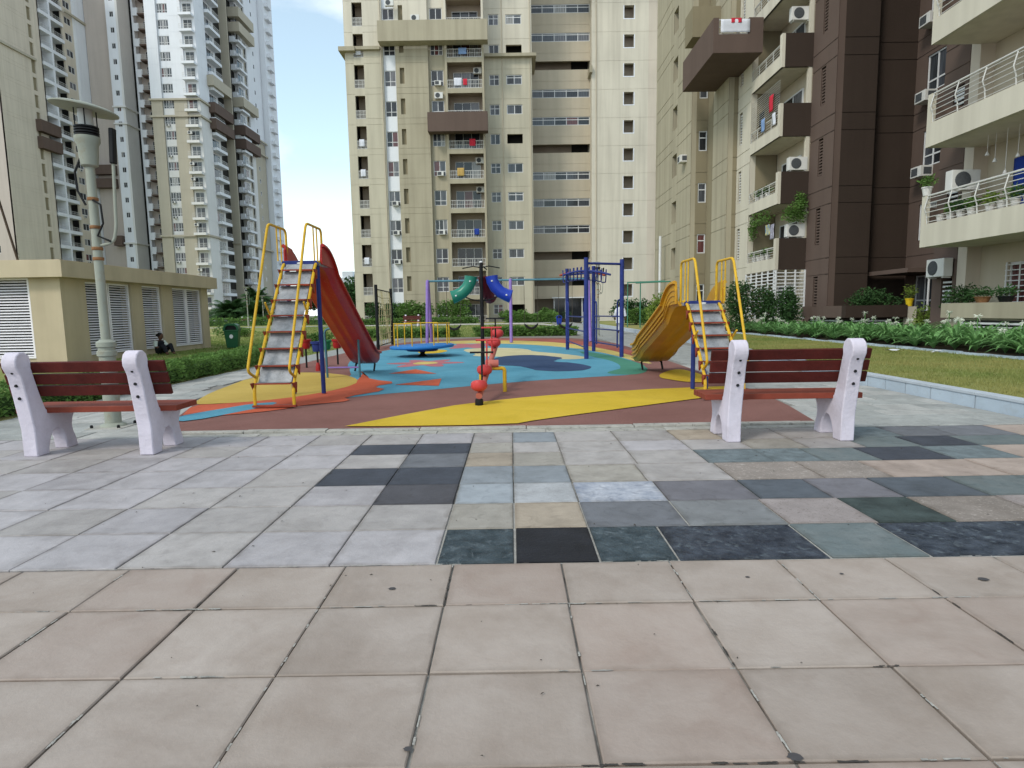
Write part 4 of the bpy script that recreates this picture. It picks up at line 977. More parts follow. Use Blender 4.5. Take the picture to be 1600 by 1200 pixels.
# ------------------------------------------------------------------ vegetation kit
def leaves(pts, size, m, seed, name='foliage', asp=.5, flat=.5):
    """one small folded leaf per point; joined into one mesh"""
    r = random.Random(seed); vs = []; fs = []
    for p in pts:
        d = Vector((r.gauss(0,1), r.gauss(0,1), r.gauss(0,flat)+.25)).normalized(); s_ = d.cross(Vector((r.gauss(0,1),r.gauss(0,1),r.gauss(0,1))))
        if s_.length < .01: continue
        s_.normalize(); L = size*r.uniform(.45,1.7); n = d.cross(s_); p = Vector(p); i = len(vs)
        vs += [p, p+d*L*.5+s_*L*asp*.5+n*L*.1, p+d*L, p+d*L*.5-s_*L*asp*.5+n*L*.1]; fs += [(i,i+1,i+2),(i,i+2,i+3)]
    b = MB(); b.v = [tuple(v) for v in vs]; b.f = fs; return b.raw(name, m)
def blob_pts(n, lobes, seed, shell=.55):
    """points in a union of ellipsoids ((c),(r)); mostly near the skin, uneven"""
    r = random.Random(seed); out = []
    tot = sum(l[1][0]*l[1][2] for l in lobes)
    for c, ra in lobes:
        for _ in range(int(n*ra[0]*ra[2]/tot)):
            d = Vector((r.gauss(0,1),r.gauss(0,1),r.gauss(0,1))).normalized(); k = shell + (1-shell)*r.random()**.6
            nz = 1 + .35*mnoise.noise((d.x*2+c[0], d.y*2+c[1], d.z*2+c[2]))
            z = c[2]+d.z*ra[2]*k*nz
            if z < .02: z = r.uniform(.02,.15)
            out.append((c[0]+d.x*ra[0]*k*nz, c[1]+d.y*ra[1]*k*nz, z))
    return out
def shrub(name, label, cat, loc, lobes, n, size, m, seed, stems=5, group=None, rotz=0):
    t = thing(name, label, cat, loc, rotz, group)
    part('foliage', leaves(blob_pts(n, lobes, seed), size, m, seed+1), None, t)
    b = MB(); r = random.Random(seed)
    for i in range(stems):
        c, ra = lobes[i % len(lobes)]; b.tube([(r.uniform(-.1,.1), r.uniform(-.1,.1), 0), (c[0]*.5,c[1]*.5,c[2]*.5), (c[0]+r.uniform(-.3,.3)*ra[0], c[1], c[2]+ra[2]*.5)], [.03,.02,.008], 5)
    part('stem', b, m_twig, t)
    return t
def lobes_rand(n, w, d, h, seed):
    r = random.Random(seed); return [((r.uniform(-w,w)*.6, r.uniform(-d,d)*.6, h*r.uniform(.35,.68)), (w*r.uniform(.35,.6), d*r.uniform(.35,.6), h*r.uniform(.28,.42))) for _ in range(n)]
def hedge(name, label, path, w, h, n, size, m, seed, group=None):
    r = random.Random(seed); segs = [(Vector(path[i]), Vector(path[i+1])) for i in range(len(path)-1)]; tot = sum((b-a).length for a,b in segs)
    o0 = Vector((path[0][0], path[0][1], .24 if path[0][1] > 45 else 0)); pts = []; core = MB()
    for a, b in segs:
        d = (b-a); L = d.length; d.normalize(); s_ = Vector((-d.y, d.x))
        for _ in range(int(n*L/tot)):
            u = r.uniform(-.02,1.02)*L; e = r.random(); f_ = r.random()
            q = a + d*u
            nh = h*(1+.28*mnoise.noise((q.x*1.4,q.y*1.4,seed))); nw = w*(1+.3*mnoise.noise((q.x*1.7,q.y*1.7,seed+9)))
            if e < .45: off, z = r.uniform(-.5,.5)*nw, nh*(1-.12*abs(r.gauss(0,1)))
            else: off, z = (1 if f_ < .5 else -1)*nw*(.5-.1*abs(r.gauss(0,1))), nh*r.uniform(.02,1)
            p = q + s_*off; pts.append((p.x-o0.x, p.y-o0.y, max(.01,z)))
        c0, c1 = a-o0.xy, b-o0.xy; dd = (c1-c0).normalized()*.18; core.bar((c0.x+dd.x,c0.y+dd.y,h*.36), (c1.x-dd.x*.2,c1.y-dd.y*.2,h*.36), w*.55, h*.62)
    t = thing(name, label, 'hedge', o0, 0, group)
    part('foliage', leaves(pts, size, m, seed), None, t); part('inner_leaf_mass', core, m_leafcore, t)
    return t
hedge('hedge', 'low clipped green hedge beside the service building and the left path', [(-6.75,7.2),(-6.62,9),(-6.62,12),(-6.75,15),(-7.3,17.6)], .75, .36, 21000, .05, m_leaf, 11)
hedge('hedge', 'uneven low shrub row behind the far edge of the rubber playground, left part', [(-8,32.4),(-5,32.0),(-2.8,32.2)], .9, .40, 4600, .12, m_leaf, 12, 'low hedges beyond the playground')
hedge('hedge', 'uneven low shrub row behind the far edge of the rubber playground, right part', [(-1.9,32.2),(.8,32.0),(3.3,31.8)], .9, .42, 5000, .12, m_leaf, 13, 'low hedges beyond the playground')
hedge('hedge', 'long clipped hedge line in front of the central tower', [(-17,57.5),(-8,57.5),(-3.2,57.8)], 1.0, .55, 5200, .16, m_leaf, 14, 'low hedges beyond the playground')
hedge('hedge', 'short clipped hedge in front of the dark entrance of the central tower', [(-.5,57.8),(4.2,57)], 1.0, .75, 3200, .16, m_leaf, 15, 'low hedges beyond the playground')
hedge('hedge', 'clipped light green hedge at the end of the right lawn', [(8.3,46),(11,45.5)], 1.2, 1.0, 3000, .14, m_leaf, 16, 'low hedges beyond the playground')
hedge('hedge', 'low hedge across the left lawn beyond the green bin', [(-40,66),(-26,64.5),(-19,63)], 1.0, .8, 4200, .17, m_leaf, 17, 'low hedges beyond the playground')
for i, (x,y,w,h,lb) in enumerate(((-12.6,60.8,1.7,2.3,'dark bush against the window strip of the central tower'),(-9.6,60.6,2.0,2.2,'broad bush under the central tower wall left of the purple swing'),(-5.8,60.4,1.8,2.6,'tall bush under the central tower bay behind the green tube'),(.3,60.3,1.4,1.2,'low spiky planting right of the purple swing post'),(3.4,60.2,1.3,1.3,'rounded bush left of the tower entrance'))):
    shrub('bush', lb, 'bush', (x,y,.2), lobes_rand(7,w,1.0,h,20+i), 2600, .20, m_leafd if i == 0 else m_leaf, 40+i, group='bushes at the foot of the central tower')
shrub('bush', 'bright yellow-green bush left of the top of the yellow slide', 'bush', (8.4,33.5,.15), lobes_rand(7,1.1,1.0,2.0,31), 2600, .13, m_leafy, 51)
shrub('bush', 'dark bush behind the clipped hedge at the end of the right lawn', 'bush', (9.6,47.5,.15), lobes_rand(7,1.9,1.0,2.0,32), 2400, .17, m_leafd, 52)
shrub('bush', 'dark shrub behind the right handrail of the yellow slide', 'bush', (9.9,27.2,.15), lobes_rand(7,.8,.8,2.3,33), 3000, .10, m_leafd, 53)
shrub('bush', 'dark glossy shrub in front of the white grille, left one', 'bush', (11.1,27.0,.15), lobes_rand(8,.75,.7,2.1,34), 3400, .09, m_leafd, 54)
shrub('bush', 'dark glossy shrub in front of the white grille, right one beside the brown wing', 'bush', (12.1,26.9,.15), lobes_rand(8,.7,.7,1.9,35), 3200, .09, m_leafd, 55)
shrub('bush', 'spreading shrub on the brown terrace in front of the dark brown wall', 'bush', (15.0,25.3,.95), lobes_rand(7,1.1,.6,.95,36), 2200, .10, m_leafd, 56)
shrub('bush', 'bright green clump between the cream pillar and the right terrace parapet', 'bush', (14.8,21.9,.15), lobes_rand(6,.7,.5,1.1,37), 1800, .08, m_leafy, 57)
shrub('bush', 'tangled potted greenery on the terrace under the lowest right balcony', 'bush', (13.7,19.0,1.0), lobes_rand(6,.5,.4,.9,38), 1500, .07, m_leafd, 58)
shrub('bush', 'small green bush behind the cup drums', 'bush', (-7.6,24.5,0), lobes_rand(6,.8,.6,.6,39), 2200, .08, m_leaf, 59)
shrub('bush', 'low bush by the left lawn path near the white lamp post', 'bush', (-16.2,36,0), lobes_rand(6,1.1,.7,.7,42), 1800, .10, m_leaf, 60)
def tree(label, loc, h, w, n, size, m, seed, group='trees between the towers'):
    t = thing('tree', label, 'tree', loc, 0, group); r = random.Random(seed)
    lobes = [((r.uniform(-w,w)*.55, r.uniform(-w,w)*.55, h*r.uniform(.42,.82)), (w*r.uniform(.3,.5), w*r.uniform(.3,.5), h*r.uniform(.10,.2))) for _ in range(12)]
    part('crown', leaves(blob_pts(n, lobes, seed, .4), size, m, seed), None, t)
    b = MB(); b.tube([(0,0,0),(.1,0,h*.25),(-.05,.1,h*.5),(0,0,h*.75)], [.28,.22,.15,.05], 8)
    for c, ra in lobes[:8]: b.tube([(0,0,h*.3),(c[0]*.5,c[1]*.5,(c[2]+h*.3)*.5),c], [.1,.07,.02], 5)
    part('trunk', b, m_twig, t); return t
tree('dark tree between the red slide and the central tower', (-22,88,0), 8, 3.2, 4200, .42, m_leafd, 71)
tree('dark tree just left of the red slide ladder', (-28.5,92,0), 7.5, 3.8, 4200, .42, m_leafd, 72)
tree('rounded dark tree behind the red slide chute', (-26,104,0), 7, 4.5, 4200, .45, m_leafd, 73)
# palm clump by the left tower
def palm(label, loc, h, nf, fl, seed):
    t = thing('palm_tree', label, 'palm', loc); r = random.Random(seed); vs = MB()
    for k in range(nf):
        a = r.uniform(0,6.28); e = r.uniform(-.1,1.3); L = fl*r.uniform(.7,1.1); d = Vector((math.cos(a)*math.cos(e), math.sin(a)*math.cos(e), math.sin(e)))
        p0 = Vector((0,0,h)); pts = [p0 + d*L*q - Vector((0,0,1))*L*.45*q*q for q in lin(0,1,9)]
        for i in range(1,10):
            tg = (pts[i]-pts[i-1]).normalized(); s_ = tg.cross(Vector((0,0,1))).normalized()
            for sg in (-1,1):
                for q in (0,.33,.66):
                    p = pts[i-1].lerp(pts[i], q); l = L*.30*(1-abs(i/9-.45)); tip = p + s_*sg*l + tg*l*.5 - Vector((0,0,l*.35))
                    vs.add([p-tg*.05, p+tg*.05, tip],[(0,1,2)])
    me = vs.raw('fronds', m_leafd); part('fronds', me, None, t)
    part('trunk', MB().tube([(0,0,0),(.1,0,h*.5),(0,0,h)], [.3,.22,.2], 8), m_twig, t); return t
palm('broad dark palm clump in front of the white-topped left tower', (-37,82,.2), 1.2, 90, 4.3, 81)
palm('second dark palm behind the red slide ladder', (-32.8,80,.2), 1.0, 80, 4.0, 82)
palm('taller palm rising over the palm clump', (-36.8,90,.2), 3.6, 60, 3.2, 83)
# spider lilies in the flower bed
def lily_mesh(seed):
    r = random.Random(seed); b = MB()
    for k in range(34):
        a = r.uniform(0,6.28); L = r.uniform(.6,1.05); e = r.uniform(.6,1.45); w = r.uniform(.028,.05)
        d = Vector((math.cos(a),math.sin(a),0)); s_ = Vector((-d.y,d.x,0)); vs = []; n = 6
        for i in range(n+1):
            q = i/n; p = d*(L*q*math.cos(e)+.35*L*q*q) + Vector((0,0,L*(q*math.sin(e) - .52*q*q*q)+.02)); ww = w*(1-q**3)*(.6+q*.6 if q < .4 else 1)
            vs += [p-s_*ww+Vector((0,0,ww*.3)), p, p+s_*ww+Vector((0,0,ww*.3))]
        b.add(vs, [(3*i+j,3*i+j+1,3*i+j+4,3*i+j+3) for i in range(n) for j in range(2)])
    return b.raw('leaf_rosette', m_lily)
def lily_flower(seed):
    r = random.Random(seed); st_ = MB(); fl = MB()
    h = r.uniform(.48,.88); x, y = r.uniform(-.1,.1), r.uniform(-.1,.1); st_.tube([(0,0,0),(x*.5,y*.5,h*.5),(x,y,h)], .012, 5)
    for k in range(30):
        d = Vector((r.gauss(0,1),r.gauss(0,1),r.gauss(.35,.7))).normalized(); s_ = d.orthogonal().normalized()*.011; p = Vector((x,y,h)); L = r.uniform(.06,.13)
        fl.add([p+d*.02-s_, p+d*.02+s_, p+d*L*.7+s_*.8, p+d*L-Vector((0,0,.03)), p+d*L*.7-s_*.8], [(0,1,2,3,4)])
    return st_.mesh('flower_stalk', m_lily), fl.raw('flower_head', m_flower)
LM = [lily_mesh(100+i) for i in range(6)]; LF = [lily_flower(120+i) for i in range(5)]
lr_ = random.Random(5); spots = []
for row, xx in enumerate((10.35, 11.05, 11.75, 12.35)):
    yy = 10.4 + .2*row
    while yy < 30:
        spots.append((row, xx + lr_.uniform(-.2,.2), yy + lr_.uniform(-.2,.2))); yy += .56 if yy < 22 else .8
cnt = {}
def where(x, y):
    u = 798 + 960*x/y
    for lim, w in ((960,'past the yellow slide'),(1180,'behind the yellow slide'),(1260,'below the white window grille'),(1335,'below the brown wing'),(1430,'below the brown terrace'),(1480,'below the yellow pot'),(1620,'below the right terrace louvre')):
        if u < lim: return w
    return 'beyond the right picture edge'
for row, x, y in spots:
    fl_ = lr_.random() < (.40 if y > 13.5 else .22)
    k_ = (row, where(x,y), fl_); cnt[k_] = cnt.get(k_, 0) + 1
    lb = '%s spider lily, %s row %s, %s from the right' % ('white-flowered' if fl_ else 'leafy', ('front','second','third','back')[row], k_[1], ORD[cnt[k_]])
    t = thing('spider_lily', lb, 'plant', (x,y,.19), lr_.uniform(0,6.28), 'spider lilies in the flower bed')
    s_ = lr_.uniform(.85,1.12); t.scale = (s_,s_,s_*lr_.uniform(.85,1.05))
    link('leaf_rosette', LM[lr_.randrange(6)], t)
    if fl_:
        for q in range(lr_.choice((1,1,2))):
            a_, b_ = LF[lr_.randrange(5)]; o = link('flower_stalk', a_, t, (0,0,0), lr_.uniform(0,6.28)); link('flower_head', b_, o)

# ------------------------------------------------------------------ benches
BP = [(0,0),(.145,0),(.155,.07),(.185,.15),(.23,.205),(.285,.215),(.335,.185),(.37,.11),(.385,0),(.525,0),(.512,.08),(.478,.16),(.47,.22),(.49,.29),(.535,.352),(.535,.372),(.205,.372),(.15,.42),(.10,.56),(.058,.70),(.03,.80),(.036,.86),(.018,.91),(-.028,.943),(-.08,.942),(-.122,.914),(-.144,.868),(-.14,.815),(-.115,.772),(-.092,.73),(-.062,.58),(-.025,.38),(-.003,.25)]
def make_bench(label, loc, rz=0, group='park benches'):
    t = thing('park_bench', label, 'bench', loc, rz, group)
    for sx in (-.515, .515):
        b = MB(); b.prism(BP, 'x', -.063, .063)
        o = part('support', b, m_conc, t, loc=(sx,0,0), bevel=.016, smooth=40)
        for y, z in ((-.099,.765),(-.0735,.65),(-.051,.535)):
            q = MB(); q.lathe([(.0135,-.02),(.0135,.012),(.010,.016)], 10); me = q.mesh('bolt', m_black)
            bo = link('bolt', me, o, (0,y,z)); bo.rotation_euler = (R(90-12),0,0)
    for y, z in ((.052,.80),(.085,.692),(.118,.584)):
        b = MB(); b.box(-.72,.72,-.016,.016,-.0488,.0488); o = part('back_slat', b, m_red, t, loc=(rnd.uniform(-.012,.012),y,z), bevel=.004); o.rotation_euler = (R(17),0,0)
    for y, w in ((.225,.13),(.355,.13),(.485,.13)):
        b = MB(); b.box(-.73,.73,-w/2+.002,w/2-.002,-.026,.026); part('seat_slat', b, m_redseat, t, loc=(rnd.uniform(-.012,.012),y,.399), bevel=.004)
    return t
bench = make_bench('red and white concrete bench in the right foreground seen from behind', (2.545,5.53,0), R(-1.0))
dup(bench, 'red and white concrete bench in the left foreground with the lamp post behind it', (-3.80,5.40,0), R(.6))
dup(bench, 'small distant bench on the lawn seen past the blue merry-go-round', (-8.0,50,.22), R(180))
dup(bench, 'tiny distant bench on the far left lawn beyond the green bin', (-31.0,72.5,.25), R(180))

# ------------------------------------------------------------------ slides
def chute_mb(path, w, h0, h1, th=.028):
    """open channel swept along path [(y,z)]; walls get lower from h0 to h1"""
    n = len(path); rings = []
    for i, (y, z) in enumerate(path):
        a = path[max(i-1,0)]; b = path[min(i+1,n-1)]; ty, tz = b[0]-a[0], b[1]-a[1]; l = math.hypot(ty,tz); ny, nz = -tz/l, ty/l
        h = h0 + (h1-h0)*min(1, i/(n*.35)); W = w
        sec = [(-W-.055,h-.035),(-W-.05,h),(-W-.02,h+.012),(-W+.012,h-.01),(-W+.03,.06),(-W+.075,.008),(0,0),(W-.075,.008),(W-.03,.06),(W-.012,h-.01),(W+.02,h+.012),(W+.05,h),(W+.055,h-.035),(W+.012,h-.04),(W,.04),(W-.055,-th),(W*.45,-th),(W*.45-.02,-th-.012),(W*.2,-th-.012),(W*.2-.02,-th),(-W*.2+.02,-th),(-W*.2,-th-.012),(-W*.45+.02,-th-.012),(-W*.45,-th),(-W+.055,-th),(-W,.04),(-W-.012,h-.04)]
        rings.append([(x, y+ny*k, z+nz*k) for x, k in sec])
    b = MB(); m = len(rings[0]); fs = []
    for i in range(n-1):
        for k in range(m): fs.append((i*m+k, i*m+(k+1)%m, (i+1)*m+(k+1)%m, (i+1)*m+k))
    fs.append(tuple(range(m))); fs.append(tuple((n-1)*m+k for k in range(m))[::-1])
    b.add([p for rg in rings for p in rg], fs); return b
def make_slide(label, loc, hp, y1, yend, nst, mp, m_post, wall=.34, railh=.52, ridges=False, cw=.27, legx=.225, h1=.21):
    t = thing('slide', label, 'slide', loc, 0, 'playground slides')
    wb, wt_ = .255, .235
    def lad(z, off=0):            # point on the ladder line
        q = max(0, (z-.28)/(hp-.28)); return (y1-.06)*q + off
    for s_ in (-1,1):
        part('stringer', MB().tube(rounded([(s_*wb,0,.02),(s_*wb,0,.28),(s_*wt_,lad(hp-.04),hp-.02),(s_*wt_,y1+.12,hp+.02)], .1), .022, 8), m_yellow, t, 40)
    part('foot_bar', MB().box(-wb-.03,wb+.03,-.03,.03,.021,.05), m_redst, t, bevel=.004)
    zs = [.33 + (hp-.12-.33)*i/(nst-1) for i in range(nst)]
    for i, z in enumerate(zs):
        w = wb + (wt_-wb)*(z/hp); y = lad(z)
        b = MB(); b.box(-w+.022,w-.022,y-.075,y+.03,z-.006,z+.006); b.box(-w+.022,w-.022,y-.081,y-.073,z-.010,z+.010)
        for s_ in (-1,1): b.prism([(y-.10,z+.010),(y+.04,z+.010),(y+.015,z-.125)], 'x', s_*(w+.02)-.011, s_*(w+.02)+.011)
        o = part('tread', b, m_redst, t)
        part('tread_plate', MB().box(-w+.035,w-.035,y-.07,y+.045,z+.0065,z+.0115), m_steel, o)
        z2 = zs[i+1]-.035 if i+1 < nst else hp-.04
        y2 = lad(z2); b = MB(); b.bar((0,y+.01,z+.012),(0,y2+.03,z2+.02),2*w-.07,.006,(0,1,0)); part('riser_sheet', b, m_steel, t, bevel=.003)
    part('top_board', MB().box(-wt_-.03,wt_+.03,y1-.07,y1-.03,hp-.045,hp+.025), m_navy, t, bevel=.004)
    b = MB(); b.add([(.045*math.cos(a)-.0, y1-.0735, hp-.010+.014*math.sin(a)) for a in [6.283*k/16 for k in range(16)]],[tuple(range(16))]); part('maker_badge', b, m_frame, t)
    part('platform', MB().box(-wt_-.03,wt_+.03,y1-.03,y1+.55,hp-.045,hp), m_steel, t)
    for s_ in (-1,1):
        x = s_*(wt_+.03); zr = hp+railh
        b = MB(); pts = [(s_*wb,lad(.4),.4),(x,lad(.48)-.30,.50),(x,y1-.52,zr),(x,y1+.16,zr),(x,y1+.16,hp)]
        o = part('handrail', b.tube(rounded(pts, .09, 6), .0185, 8), m_yellow, t, 50)
        for q in (.10, .32): part('handrail_bar', MB().tube([(x,y1-.52+.68*(q+.35),zr),(x,y1-.52+.68*(q+.35),hp+.01)], .011, 6), m_yellow, o)
        part('brace', MB().tube([(x,lad(hp*.62)-.02,hp*.62),(x,lad(hp*.70)-.28,hp*.70)], .014, 6), m_yellow, t)
        part('leg', MB().tube([(s_*legx,y1+.03,.02),(s_*legx,y1+.03,hp-.045)], .034, 10), m_post, t, 50)
    ye = yend; dz = hp-.02
    path_ = [(y1+.10,dz+.0),(y1+.25,dz-.005)] + [tuple(p.yz) for p in bez((0,y1+.25,dz-.005),(0,y1+.50,dz-.03),(0,y1+.75,dz-.28),6)[1:]] + [tuple(p.yz) for p in bez((0,y1+.75,dz-.28),(0,(y1+.75+ye-.75)/2,(dz-.28+.38)/2),(0,ye-.75,.42),6)[1:]] + [tuple(p.yz) for p in bez((0,ye-.75,.42),(0,ye-.42,.21),(0,ye,.20),6)[1:]]
    part('chute', chute_mb(path_, cw, wall, h1), mp, t, 35)
    if ridges:
        for s_ in (-1,1):
            for hh in (.05,.13,.21): 
                pts = [(s_*(cw+.016+.03*hh),y,z+hh) for y,z in path_]; part('side_ridge', MB().tube(pts, .012, 6), mp, t, 50)
    b = MB(); b.tube(rounded([(-.2,ye-.25,.03),(-.2,ye-.12,.19),(.2,ye-.12,.19),(.2,ye-.25,.03)], .05), .02, 6); part('chute_foot', b, m_black, t)
    for s_ in (-1,1):                                   # entrance wings of the chute
        b = MB(); b.prism([(y1+.08,hp-.02),(y1+.08,hp+.20),(y1+.17,hp+.27),(y1+.40,hp+.24),(y1+.75,hp-.05)], 'x', s_*(cw+.005)-.014, s_*(cw+.005)+.014); part('entrance_wing', b, mp, t, bevel=.006)
    return t
make_slide('tall red plastic slide with yellow ladder rails on the left of the playground', (-3.10,7.94,.02), 1.98, 1.34, 5.2, 8, m_slred, m_navy, .30, .50)
make_slide('short yellow slide with yellow ladder hoops on the right of the playground', (2.81,8.06,.02), 1.30, 1.06, 4.4, 6, m_slyel, m_navy, .34, .60, True, .35, .10, .33)

# ------------------------------------------------------------------ other play equipment
t = thing('seesaw', 'red four-seat seesaw tilted to the ground on a yellow stand', 'seesaw', (-.30,9.3,.02))
bs, be = Vector((-.13,-1.42,.13)), Vector((.06,1.5,.72))
part('beam', MB().tube([bs, bs.lerp(be,.45), be], .042, 10), m_beam, t, 50)
part('stand', MB().tube(rounded([(-.17,0,0),(-.17,0,.36),(.19,0,.36),(.19,0,0)], .05), .03, 8), m_yellow, t, 50)
part('pivot', MB().tube([(-.1,0,.43),(.1,0,.43)], .06, 12), m_beam, t, 50)
part('bumper', MB().lathe([(.05,-.02),(.055,.03),(.05,.09)], 12, (bs.x,bs.y+.02,0)), m_black, t, 50)
for q, mm in ((.015,m_seesaw),(.25,m_seesaw),(.77,m_seesaw),(.985,m_seesaw)):
    p = bs.lerp(be, q) + Vector((0,0,.05)); b = MB()
    b.lathe([(.03,0),(.065,.01),(.098,.035),(.110,.07),(.106,.105),(.088,.13),(.045,.142),(0.005,.144)], 18)
    for i in range(len(b.v)):
        x,y,z = b.v[i]; b.v[i] = (x, y*1.1, z + (.05*max(0,-y/.12)**2 if q < .5 else .05*max(0,y/.12)**2)*(z > .08))
    part('seat', b, mm, t, 60, loc=p)
for q, mm in ((.13,m_black),(.36,m_seesaw),(.64,m_seesaw),(.87,m_black)):
    p = bs.lerp(be, q); up_ = Vector((0,.08 if q < .5 else -.08,.46)); b = MB(); b.tube([p, p+up_], .013, 6); b.tube([p+up_+Vector((-.16,0,0)), p+up_+Vector((.16,0,0))], .013, 6); part('handle', b, mm, t, 50)

t = thing('ball_funnel_post', 'black pole carrying curved green, red and blue funnel tubes', 'play post', (-.56,12.0,.02))
part('pole', MB().cyl((0,0,0),(0,0,2.16),.036,n=12), m_black, t, 50); part('pole_cap', MB().lathe([(.036,0),(.03,.02),(.005,.03)], 10, (0,0,2.16)), m_frame, t, 50)
def funnel(name, ang, m):
    d = Vector((math.cos(ang), math.sin(ang), 0)); o0 = d*.20
    pts = [o0 + Vector((0,0,1.90)), o0+d*.015+Vector((0,0,1.80)), o0+d*.07+Vector((0,0,1.69)), o0+d*.17+Vector((0,0,1.59)), o0+d*.29+Vector((0,0,1.53)), o0+d*.37+Vector((0,0,1.505))]
    b = MB(); rr = [.122,.117,.117,.117,.119,.130]; b.tube(pts, rr, 18, cap=False); bi = MB(); bi.tube(pts, [r-.012 for r in rr], 18, cap=False)
    k = len(b.v); b.add(bi.v, [f[::-1] for f in bi.f]); e = (len(pts)-1)*18
    for i in range(18): b.f.append((i,(i+1)%18,k+(i+1)%18,k+i)); b.f.append((e+i,e+(i+1)%18,k+e+(i+1)%18,k+e+i))
    me = b.mesh(name, m, 50); o = part(name, me, None, t)
    q = MB()
    side = Vector((-d.y, d.x, 0))
    for i in (1,4):
        for s_ in (-1,1): q.lathe([(.018,-.01),(.018,.01),(.012,.016)], 8, pts[i]+side*.116*s_)
    part('bolt', q, m_frame, o)
funnel('green_tube', R(183), m_grn); funnel('blue_tube', R(-3), m_blu); funnel('red_tube', R(75), mat('maroon_plastic', (.13,.012,.02), .35, .1, 3))
b = MB()
for a in (R(183), R(-3), R(75)):
    d = Vector((math.cos(a),math.sin(a),0)); b.tube([Vector((0,0,2.06)), d*.15+Vector((0,0,2.09)), d*.36+Vector((0,0,2.05))], .012, 5); b.tube([Vector((0,0,1.42)), d*.2+Vector((0,0,1.46)), d*.36+Vector((0,0,1.52))], .012, 5)
part('bracket', b, m_black, t)

t = thing('merry_go_round', 'blue round merry-go-round with thin yellow rails', 'merry-go-round', (-2.52,17.4,.024))
dk = part('deck', MB().lathe([(.5,.20),(.88,.24),(.905,.27),(.90,.31),(.86,.325),(.0,.33)], 40, capt=False), m_mgr, t, 40); dk.rotation_euler = (0, R(-1.5), 0)
part('under_frame', MB().lathe([(.40,.15),(.44,.16),(.44,.20),(.40,.205)], 24), m_navy, t, 40)
part('hub', MB().lathe([(.16,0),(.09,.05),(.06,.09),(.10,.15)], 16), m_black, t, 50)
for k in range(3):
    a0 = R(100 + 120*k); ps = [a0 + R(-38), a0, a0 + R(38)]; r_ = .78
    b = MB(); pts = [(r_*math.cos(a)*(1 if abs(a-a0) > .5 else 1), r_*math.sin(a), .93) for a in lin(ps[0], ps[2], 8)]; o = part('top_rail', b.tube(pts, .016, 6), m_yellow, t, 50)
    for a in ps: part('rail_post', MB().tube([(r_*math.cos(a),r_*math.sin(a),.30),(r_*math.cos(a),r_*math.sin(a),.93)], .016, 6), m_yellow, o, 50)

t = thing('climbing_net', 'rope climbing net between two black posts left of the merry-go-round', 'climbing net', (-4.55,21.0,.02))
P0, P1 = Vector((0,0,0)), Vector((-.16,3.4,0))
for p in (P0, P1): part('post', MB().cyl(p, p+Vector((0,0,2.2)), .055, n=12), m_black, t, 50)
for z in (.12, 2.05): part('frame_bar', MB().tube([P0+Vector((0,0,z)), P1+Vector((0,0,z))], .022, 8), m_black, t, 50)
b = MB()
for i in range(1,11):
    q = i/11; p = P0.lerp(P1,q); b.tube([p+Vector((.03*math.sin(3*z+i),0,z)) for z in lin(.12,2.05,8)], .011, 5)
for j in range(1,9):
    z = .12 + 1.93*j/9; b.tube([P0.lerp(P1,q)+Vector((0,0,z-.05*math.sin(math.pi*q)+.012*math.sin(9*q+j))) for q in lin(0,1,10)], .012, 5)
part('net', b, m_rope, t)

t = thing('swing_set', 'swing frame with purple A-shaped legs and a thin teal top bar', 'swing', (-3.35,25.2,.02))
part('top_bar', MB().tube([(0,0,2.5),(6.5,0,2.5)], .042, 8), mat('teal_bar', (.09,.21,.27), .45, .2, 5), t, 50)
for x in (0, 3.35, 6.5):
    part('leg', MB().tube(rounded([(x,-.72,0),(x,-.10,2.5),(x,.10,2.5),(x,.72,0)], .16), .064, 10), m_purple, t, 50)
for x0 in (.75, 3.9, 5.3):
    b = MB()
    for x in (x0, x0+.55): b.tube([(x,0,2.48),(x,.01,.72)], .009, 4)
    o = part('chain', b, m_chain, t)
    part('seat', MB().tube(bez((x0,0,.72),(x0+.275,0,.36),(x0+.55,0,.72),8), [.02]+[.05]*7+[.02], 6), m_black, o)

t = thing('monkey_bars', 'tall dark blue climbing frame with side ladders and a red curved top', 'monkey bars', (1.89,15.5,.02))
pA, pB, pC, pD = Vector((0,0,0)), Vector((.97,.45,0)), Vector((-.12,3.9,0)), Vector((.58,2.95,0))
for p, h in ((pA,2.52),(pB,2.50),(pC,2.52),(pD,2.52)): part('post', MB().cyl(p, p+Vector((0,0,h)), .056, n=14), m_navy, t, 50)
for p, q, z in ((pA,pB,2.38),(pC,pD,2.33)): part('top_bar', MB().tube([p+Vector((0,0,z)), q+Vector((0,0,z))], .03, 8), m_navy, t, 50)
for p, q in ((pB,pD),(pA,pC)):
    d = (q-p).normalized(); r0 = p + d*.35; r1 = q - d*.30
    o = part('side_ladder', MB().tube(rounded([p+Vector((0,0,1.52)), r0+Vector((0,0,1.45)), r0+Vector((0,0,.22))], .1), .022, 8), m_navy, t, 50)
    part('ladder_rail', MB().tube(rounded([q+Vector((0,0,1.52)), r1+Vector((0,0,1.45)), r1+Vector((0,0,.22))], .1), .022, 8), m_navy, o, 50)
    for z in (.28,.68,1.05): part('rung', MB().tube([p+Vector((0,0,z)), q+Vector((0,0,z))], .018, 8), m_navy, o, 50)
arc = bez(pC+Vector((-.25,-.2,2.30)), pC.lerp(pD,.5)+Vector((0,.1,2.52)), pD+Vector((.35,.1,2.25)), 12)
part('curved_rail', MB().tube(arc, .03, 8), mat('faded_red_tube', (.30,.055,.03), .5, .15, 5), t, 50)
part('curved_rail', MB().tube([p+Vector((.05,-.75,-.03)) for p in arc], .03, 8), m_navy, t, 50)
